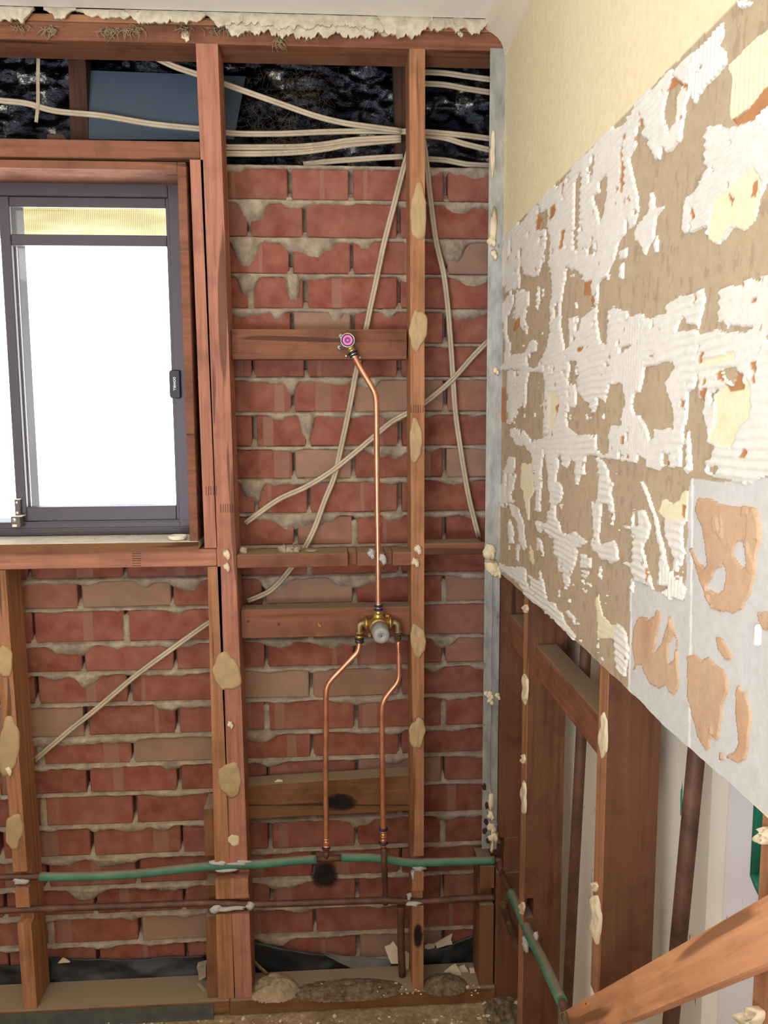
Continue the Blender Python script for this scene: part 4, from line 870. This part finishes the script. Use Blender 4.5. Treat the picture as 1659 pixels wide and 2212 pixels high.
ax = (b - a).normalized()
for off, r, ln, mat, nm in [(.50, .0092, .004, 'steel', 'press_collar'), (.64, .0112, .005, 'black', 'seal_ring'), (.78, .0088, .004, 'steel', 'press_collar'), (.90, .0098, .003, 'black', 'seal_ring'), (1.0, .0082, .004, 'steel', 'press_collar')]:
    MB().lathe(a.lerp(b, off), ax, [(0, r * .85), (ln * .2, r), (ln * .8, r), (ln, r * .85)], 18).build(nm, mat, mix)
for px, py in [(748, 769), (777, 773)]: MB().lathe(pp(px, py, .044), (0, -1, 0), [(-.002, .0036), (.002, .0034), (.003, .0015)], 12).build('bracket_screw', 'steel', n1)

# ================================================================== OLD PIPES THROUGH THE STUDS
YG = .0085
g = MB().tube([PY(86, 1894, YG), PY(180, 1893, YG), PY(300, 1887, YG), PY(400, 1876, YG), PY(470, 1870, YG), PY(560, 1866, YG), PY(640, 1859, YG), PY(684, 1856, YG)], .0103, 14)
green = g.build('lagged_pipe', 'green', label='dusty green sleeved water pipe running across the back wall studs and under the mixer pipes', cat='pipe')
MB().tube([PY(737, 1852, YG), PY(790, 1852, YG), PY(830, 1855, YG), PY(870, 1862, YG), PY(910, 1863, YG), PY(990, 1861, YG), PY(1068, 1858, YG)], .0100, 14).build('pipe_sleeve', 'green', green)
MB().tube([PY(-640, 1906, YG), PY(40, 1894, YG), PY(90, 1893.5, YG)], .0072, 12).build('bare_pipe', 'oldcopper', green)
MB().tube([PY(680, 1856, YG), PY(740, 1853, YG)], .0075, 12).tube([PY(705, 1856, YG), PY(705, 1838, .005)], .0070, 12).build('tee_pipe', 'oldcopper', green)
mb = MB().tube([PY(829, 1832, .002), PY(830, 1870, -.004), PY(832, 1910, .010), PY(833, 1952, .02)], .0072, 12); mb.build('branch_pipe', 'oldcopper', green)
for px, py, rx, rz in [(45, 1904, .020, .008), (475, 1862, .026, .006), (520, 1862, .026, .006), (490, 1878, .03, .005), (905, 1876, .016, .007), (892, 1890, .005, .014)]:
    p = PY(px, py, .004); MB().blob(p, rx, .008, rz, int(px), .28).build('putty_lump', 'putty', green)
YBR = .011
br = MB().tube([PY(-640, 1996, YBR), PY(40, 1965, YBR), PY(180, 1960, YBR), PY(330, 1955, YBR), PY(460, 1950, YBR), PY(560, 1953, YBR), PY(700, 1949, YBR), PY(830, 1945, YBR), PY(900, 1948, YBR), PY(1000, 1941, YBR), PY(1068, 1938, YBR)], .0082, 14)
brown = br.build('copper_pipe', 'oldcopper', label='old brown copper pipe running level below the green sleeved pipe', cat='pipe')
MB().tube([PY(866, 1956, .03), PY(866, 2010, .04), PY(867, 2060, .045), PY(869, 2106, .05)], .0092, 12).build('drop_pipe', 'oldcopper', brown)
for px, py, rx, rz in [(466, 1964, .014, .009), (500, 1962, .036, .005), (540, 1958, .010, .010), (893, 1952, .020, .006), (884, 1936, .006, .008)]:
    MB().blob(PY(px, py, .002), rx, .007, rz, int(px), .3).build('putty_lump', 'putty', brown)
XG = .405
rg = MB().tube([PX(1104, 1928, XG), PX(1120, 1962, XG), PX(1142, 2015, XG), PX(1170, 2070, XG), PX(1213, 2162, XG)], .0108, 14)
rgo = rg.build('lagged_pipe', 'green', label='green sleeved pipe slanting forward from the corner along the right-hand studs', cat='pipe')
MB().tube([PY(1070, 1858, .012), PY(1079, 1858, .008), PX(1082, 1880, XG), PX(1092, 1905, XG), PX(1106, 1932, XG)], .0078, 12).build('bare_pipe', 'oldcopper', rgo)
MB().tube([PX(1211, 2156, XG), PX(1219, 2178, XG + .004), PX(1224, 2200, XG + .01)], .0076, 12).build('bare_pipe', 'oldcopper', rgo)
for px, py, r in [(1136, 2040, .012), (1158, 2022, .009), (1133, 2030, .008)]: MB().blob(PX(px, py, XG - .004), r * .6, r, r, int(px), .3).build('putty_lump', 'putty', rgo)
MB().tube([PY(1086, 1952, -.012), PX(1100, 1995, .425), PX(1122, 2055, .43), PX(1150, 2110, .44)], .009, 12).build('copper_pipe', 'oldcopper', label='dull brown copper pipe behind the slanting green pipe in the corner', cat='pipe')
for lab, a0, b0, r, X in [('slim dark copper pipe standing upright behind the cut-off stud, nearer the corner', (1253, 1640), (1224, 2195), .0105, .470), ('broad dark copper pipe standing upright beside the white sheet metal', (1503, 1640), (1465, 2040), .0115, .470)]:
    p, q = PX(*a0, X), PX(*b0, X); sl = (p.y - q.y) / (p.z - q.z); yz = lambda z: p.y + (z - p.z) * sl
    o = MB().tube([Vector((X, yz(-.01), -.01)), Vector((X, yz(.6), .6)), Vector((X, yz(1.4), 1.4))], r, 14, smooth_path=False).build('upright_pipe', 'oldcopper', label=lab, cat='pipe', group='upright pipes in the right wall')
    if r > .011:
        p = PX(1491, 1735, X); MB().blob((X - r * .7, yz(p.z) + r * .75, p.z), .0010, .002, .022, 4, .3).build('teal_smear', 'teal', o)
q = PX(1636, 1860, .46)
MB().tube([Vector((.46, q.y, .952)), Vector((.46, q.y, 1.4))], .0068, 12, smooth_path=False).tube([Vector((.46, q.y, .954)), Vector((.455, q.y - .025, .950)), Vector((.455, q.y - .06, .95))], .0068, 12).build('teal_pipe', 'teal', label='bright teal plastic pipe beside the right-hand stud under the board', cat='pipe')

# ================================================================== CABLES
GC = 'pale twin cables in the wall cavity'
def cable(pts, y, label, r=.0036, dy=None):
    P = [PY(px, py, y if dy is None else y + dy * i) for i, (px, py) in enumerate(pts)]
    Q = catmull(P, .012); mb = MB(); up = []
    for i in range(len(Q)):
        t = (Q[min(i + 1, len(Q) - 1)] - Q[max(i - 1, 0)]).normalized(); up.append(Vector((0, -1, 0)).cross(t).normalized())
    for s_ in (1, -1): mb.tube([q + u * r * .85 * s_ for q, u in zip(Q, up)], r, 8, smooth_path=False)
    return mb.build('electrical_cable', 'cable', label=label, cat='cable', group=GC)
cable([(-700, 190), (-300, 200), (-60, 212), (8, 218), (60, 224), (120, 240), (220, 250), (330, 268), (445, 280), (500, 288), (600, 289), (700, 285), (790, 283), (865, 284), (920, 285), (1000, 292), (1062, 300)], .115, 'pale cable running the full width of the roof gap')
cable([(330, 122), (380, 145), (440, 165), (495, 185), (600, 222), (680, 250), (740, 265), (800, 274), (866, 283)], .102, 'pale cable sloping down to the right through the roof gap')
cable([(480, 318), (560, 318), (640, 317), (700, 312), (760, 303), (866, 297)], .118, 'upper of the two close cables under the long roof gap cable')
cable([(480, 332), (560, 332), (640, 329), (700, 322), (760, 312), (866, 302)], .122, 'lower of the two close cables under the long roof gap cable')
cable([(655, 355), (720, 348), (800, 342), (870, 338)], .150, 'faint cable lying just over the top brick course')
cable([(905, 155), (960, 158), (1010, 165), (1062, 172)], .13, 'topmost cable right of the slim stud in the roof gap')
cable([(905, 180), (960, 183), (1010, 192), (1062, 200)], .12, 'second cable from the top right of the slim stud')
cable([(905, 291), (960, 298), (1000, 310), (1062, 325)], .12, 'cable dipping right of the slim stud just under the long cable')
cable([(905, 343), (960, 346), (1010, 355), (1062, 358)], .15, 'cable on the brick top right of the slim stud')
cable([(83, 118), (82, 170), (82, 225), (78, 264)], .112, 'thin cable hanging down in the roof gap above the window', r=.0022)
cable([(892, 280), (884, 320), (870, 370), (852, 440), (830, 525), (812, 610), (800, 665), (790, 715), (770, 800), (755, 880), (736, 970), (722, 1030), (700, 1085), (680, 1140), (655, 1190), (625, 1232), (585, 1275), (535, 1298)], .108, 'long pale cable slanting down behind both upper noggings')
cable([(912, 290), (920, 340), (930, 430), (942, 520), (958, 590), (967, 660), (975, 760), (983, 880), (995, 970), (1012, 1070), (1034, 1160)], .110, 'pale cable hanging down right of the slim stud to the short nogging')
cable([(1056, 735), (1020, 772), (975, 822), (920, 868), (885, 890), (845, 912), (800, 950), (720, 1015), (660, 1052), (600, 1080), (530, 1130)], .100, 'pale cable rising to the right across the copper riser')
cable([(470, 1333), (445, 1349), (360, 1410), (290, 1462), (210, 1530), (150, 1578), (75, 1642)], .105, 'straight pale cable crossing the bricks below the window')

# ================================================================== CORNER STRIP AND RIGHT-HAND WALL FRAME
fl = MB().box(.3545, .3905, -.0022, -.0006, .405, 2.238, 0).box(.3735, .3905, -.0075, -.0022, .405, 1.09, .001).box(.3735, .3765, -.0085, -.0022, .405, 1.09, .001)
flash = fl.build('corner_strip', 'galv', label='tall grey galvanised strip in the corner between bricks and right wall', cat='metal strip')
for px, py, r in [(1058, 1190, .016), (1062, 1225, .016), (1074, 1235, .012), (1058, 1500, .009), (1050, 1498, .006), (1059, 1512, .008), (1074, 1502, .007), (1062, 1785, .012), (1066, 1805, .013), (1060, 1760, .009), (1062, 520, .010), (1066, 548, .008), (1070, 800, .007)]: plug(flash, px, py, -.006, r, seed=int(py))
MB().blob(PY(1061, 1730, -.006), .006, .004, .030, 3, .3).blob(PY(1063, 1825, -.006), .004, .004, .022, 4, .3).blob(PY(1066, 490, -.005), .008, .003, .035, 6, .3).build('plaster_crumb', 'paleglue', flash)
dab(flash, (1064, 330, 5, 48), Y=-.003, mat='paleglue', name='paint_drip', seed=2)
for px, py in [(1052, 1740), (1050, 1775), (1047, 1795), (1055, 1815), (1046, 1700), (1058, 1755)]: dab(flash, (px, py, 5, 7), Y=-.0025, th=.0008, mat='rust', name='rust_spot') if 'rust' in M else None
GR = 'studs of the right wall frame'
RWP = [(.375, .445, .03)]
def xstud(mat, zb, zt, y0, y1, notch=(), **kw):
    prof = [(.4005, zb), (.480, zb), (.480, zt), (.4005, zt)]
    for z0, z1, d in notch: prof += [(.4005, z1), (.4005 + d, z1), (.4005 + d, z0), (.4005, z0)]
    return MB().prism([(x, y0, z) for x, z in prof], (0, y1 - y0, 0)).build('wall_stud', mat, group=GR, cat='stud', **kw)
MB().box(.3915, .470, .0, .045, .0, .34).box(.410, .475, .0, .045, .34, .43).box(.3915, .475, .0, .045, .43, 2.22).build('corner_post', 'brownZ', label='dark corner post right of the galvanised strip below the board', cat='stud')
r1 = xstud('brownZ', .0, 2.2, -.249, -.207, [(.385, .43, .02)], label='first broad stud out from the corner on the right wall')
MB().box(.399, .4003, -.2485, -.2085, .0, 1.088, 0).build('pale_edge', 'pineZ', r1)
for d_ in [(1136, 1488, 6, 30), (1133, 1722, 5, 34), (1132, 1640, 4, 10), (1129, 1962, 5, 14), (1137, 1315, 5, 10)]: dab(r1, d_, X=.399, mat='paleglue')
q = PX(1192, 1806, .40)
r2 = xstud('brownZ', .560, 2.2, -.727, -.687, label='second stud on the right wall, sawn off at its foot above the brace')
MB().box(.399, .4003, -.7265, -.6875, .561, 1.088, 0).build('pale_edge', 'pineZ', r2)
dab(r2, (1291, 1985, 9, 50), X=.399, mat='paleglue', th=.006); dab(r2, (1305, 1590, 8, 48), X=.399, mat='paleglue', th=.003); dab(r2, (1287, 1915, 6, 10), X=.399, mat='paleglue')
r3 = xstud('pineZ', .0, 2.2, -1.195, -1.150, label='nearest stud on the right wall, at the right edge behind the brace')
dab(r3, (1628, 2200, 24, 26), X=.400, mat='paleglue', th=.008); dab(r3, (1656, 1806, 12, 20), X=.400, mat='paleglue', th=.006)
xstud('hardZ', .0, 2.2, -1.70, -1.655, label='stud of the right wall out of the photo, past the brace')
GX = 'noggings of the right wall frame'
MB().box(.415, .480, -.2065, -.002, .920, .987).build('nogging', 'hardY', label='short nogging in the right wall tight in the corner', cat='nogging', group=GX)
MB().box(.415, .4585, -.6865, -.2495, .920, .986).build('nogging', 'hardY', label='longer dusty-topped nogging between the first two right wall studs', cat='nogging', group=GX)
# diagonal brace
p, q = PX(1209, 2191, .380), PX(1659, 1935, .380); d = (q - p); d.x = 0; Ld = d.length; ang = math.atan2(d.z, -d.y)
L2 = Ld + .35; wdt = .047
mb = MB(); pr = [(0, 0), (0, L2), (-wdt, L2), (-wdt, .010), (-.030, -.004), (-.012, -.006)]
br_ = MB().prism([(.3785, -l, t) for t, l in pr], (.021, 0, 0)).build('brace', 'freshY', loc=(0, 0, 0), label='loose diagonal timber brace across the lower right corner with a dirty grey end', cat='timber')
br_.location = (0, p.y, p.z); br_.rotation_euler = (-ang, 0, 0)
nb = MB().prism([(.3779, -l, t) for t, l in [(-.001, .001), (-.001, .062), (-.014, .070), (-.032, .066), (-wdt + .001, .048), (-wdt + .001, .012), (-.030, -.002), (-.012, -.004)]], (.0006, 0, 0)).build('dirty_end', 'dirt', loc=(0, 0, 0)); nb.parent = br_
for l_n in (.19,): 
    k_ = MB().lathe((.3784, -l_n, -.006), (-1, 0, 0), [(0, .0016), (.0006, .0015)], 8).build('nail_head', 'oldcopper', loc=(0, 0, 0)); k_.parent = br_

# ================================================================== FOOT OF THE WALL
def sheetgrid(name, top_px, bot_px, y0, y1, mat, n=50, m=14, seed=1, amp=.008, **kw):
    """wrinkled membrane between two pixel polylines, standing between depths y0 (foot) and y1 (head)"""
    tx = np.linspace(0, 1, n); P = np.zeros((m, n, 3))
    def at(pl, t):
        xs_ = [a[0] for a in pl]; x = xs_[0] + t * (xs_[-1] - xs_[0]); return x, np.interp(x, xs_, [a[1] for a in pl])
    for i in range(m):
        f = i / (m - 1)
        for j in range(n):
            a = PY(*at(bot_px, tx[j]), y0); b = PY(*at(top_px, tx[j]), y1); q = a.lerp(b, f); P[i, j] = q[:]
    P[..., 1] += amp * (fbm(P[..., 0] * 14, P[..., 2] * 22, seed) - .5) * 2
    P[..., 1] = np.minimum(P[..., 1], YB - .004)
    o = grid_mesh(name, P, np.ones((m - 1, n - 1), bool), mat, loc=tuple(P[0, n // 2])); tag(o, **kw)
    sd = o.modifiers.new('thickness', 'SOLIDIFY'); sd.thickness = .0015; return o
sheetgrid('damp_membrane', [(-90, 2092), (60, 2080), (120, 2068), (250, 2072), (445, 2064)], [(-90, 2140), (445, 2118)], .094, .118, 'dpc', label='shiny black damp membrane behind the left bottom plate', cat='membrane', seed=4)
sheetgrid('damp_membrane', [(520, 2030), (580, 2040), (640, 2052), (720, 2062), (790, 2085), (880, 2080)], [(520, 2140), (880, 2120)], .096, .116, 'dpc', label='black damp membrane behind the plate under the copper pipes', cat='membrane', seed=6)
sheetgrid('damp_membrane', [(905, 2040), (960, 2046), (1000, 2028), (1045, 2010)], [(905, 2105), (1045, 2095)], .096, .117, 'dpc', label='black damp membrane in the narrow bay by the corner', cat='membrane', seed=8)
sheetgrid('torn_membrane', [(700, 2055), (740, 2064), (790, 2066), (845, 2074)], [(700, 2060), (740, 2082), (790, 2104), (845, 2108)], .088, .104, 'greydpc', label='dusty grey torn flap of membrane folded over the black one', cat='membrane', seed=9, n=30, m=8, amp=.004)
def heap(name, cx_, cy_, sx, sy, ht, mat, zb, seed, **kw):
    c = PZ(cx_, cy_, zb); n = 44; gx, gy = np.meshgrid(np.linspace(-1, 1, n), np.linspace(-1, 1, n)); r = np.sqrt(gx ** 2 + gy ** 2)
    z = ht * np.clip(1 - r ** 2, 0, 1) * (.35 + 1.2 * fbm(gx * 4 + seed, gy * 4, seed, 5)) + .004 * fbm(gx * 14, gy * 14, seed + 1) * (r < .95) - .002
    o = grid_mesh(name, np.stack([c.x + gx * sx, c.y + gy * sy, zb + z], -1), (r[:-1, :-1] < 1.0), mat, loc=(c.x, c.y, zb)); return tag(o, **kw)
heap('mortar_heap', 590, 2138, .066, .048, .030, 'fluff2', .040, 3, label='pale heap of mortar and fluff on the plate beside the paired studs', cat='debris', kind='stuff')
heap('dirt_heap', 960, 2128, .060, .040, .022, 'dirt', .040, 5, label='dirt and grit on the plate in the narrow corner bay', cat='debris', kind='stuff')
heap('dirt_heap', 750, 2138, .150, .042, .008, 'dirt', .039, 7, label='thin dark dirt along the plate under the copper pipes', cat='debris', kind='stuff')
heap('dirt_heap', 1090, 2195, .050, .10, .018, 'dirt', .0, 8, label='dark rubble in the floor corner by the first right stud', cat='debris', kind='stuff')
MB().tube([PY(540, 2062, .085), PY(556, 2085, .075), PY(577, 2104, .06)], .0055, 8, flat=.6).build('timber_splinter', 'dirtyZ', label='thin brown timber splinter leaning beside the paired studs', cat='debris')
GD = 'plaster shards at the wall foot'
def shard(pts, y, tilt, label, mat='shard', th=.004):
    q = [PY(px, py, y + tilt * i / len(pts)) for i, (px, py) in enumerate(pts)]; return MB().prism(q, (0, th, 0)).build('plaster_shard', mat, label=label, cat='debris', group=GD)
shard([(960, 2100), (978, 2086), (985, 2084), (995, 2098), (1000, 2122), (975, 2110)], .045, .0, 'white triangular shard leaning in the corner bay')
shard([(988, 2092), (1004, 2085), (1012, 2098), (1013, 2112), (1005, 2116), (996, 2104)], .055, .0, 'pale shard right behind the triangular one in the corner bay')
shard([(1014, 2092), (1024, 2092), (1026, 2102), (1016, 2104)], .05, 0, 'small grey pebble of plaster by the corner stud')
shard([(917, 2044), (925, 2040), (940, 2040), (938, 2048), (925, 2051), (918, 2049)], .098, 0, 'cream flake stuck on the membrane right of the slim stud')
shard([(940, 2039), (955, 2030), (977, 2018), (974, 2030), (978, 2040), (965, 2042), (944, 2049)], .099, 0, 'grey torn flake reaching up to the right on the corner bay membrane')
shard([(831, 2046), (842, 2042), (850, 2034), (859, 2048), (860, 2082), (845, 2082), (838, 2066)], .070, 0, 'large cream shard upright left of the brown drop pipe')
shard([(873, 2054), (884, 2060), (883, 2096), (876, 2098)], .075, 0, 'narrow cream shard right of the brown drop pipe')
shard([(125, 2081), (134, 2070), (140, 2072), (151, 2079)], .094, 0, 'tiny white chip on the black membrane in the left bay')
shard([(1060, 2176), (1040, 2172), (1047, 2166), (1048, 2164)], -.012, 0, 'pointed flake at the plate end by the corner')
shard([(1030, 2200), (1040, 2198), (1046, 2210), (1038, 2212)], -.06, 0, 'cream chip on the floor at the bottom edge')
shard([(425, 2090), (445, 2085), (445, 2110), (430, 2118), (428, 2102)], .05, 0, 'grey mortar lump by the packing stud on the left plate', mat='mortar', th=.02)
shard([(424, 2125), (432, 2125), (447, 2140), (440, 2144)], .03, 0, 'thin timber chip lying on the left plate', mat='fluff')
shard([(592, 1690), (600, 1684), (610, 1686), (612, 1692), (598, 1695)], .07, .0, 'pale flake resting on the sloping nogging')
mb = MB(); rr = random.Random(17)
for _ in range(420):
    px = rr.uniform(0, 1130); zone = rr.random()
    if zone < .55: p = PZ(px, rr.uniform(2192, 2240), 0.0)
    elif zone < .8: p = PZ(rr.uniform(540, 1040), rr.uniform(2120, 2150), .0405)
    else: p = PZ(rr.uniform(1055, 1128), rr.uniform(2165, 2225), .004)
    s_ = rr.uniform(.0012, .0035) if rr.random() < .9 else rr.uniform(.004, .007); mb.blob(p, s_, s_ * rr.uniform(.6, 1.2), s_ * .6, rr.randint(0, 999), .35, 1, False)
tag(mb.build('grit', 'shard'), 'pale grit and chips scattered along the floor and plates', 'grit', None, 'stuff')
for o in bpy.data.objects:
    if '_w' in o: del o['_w']
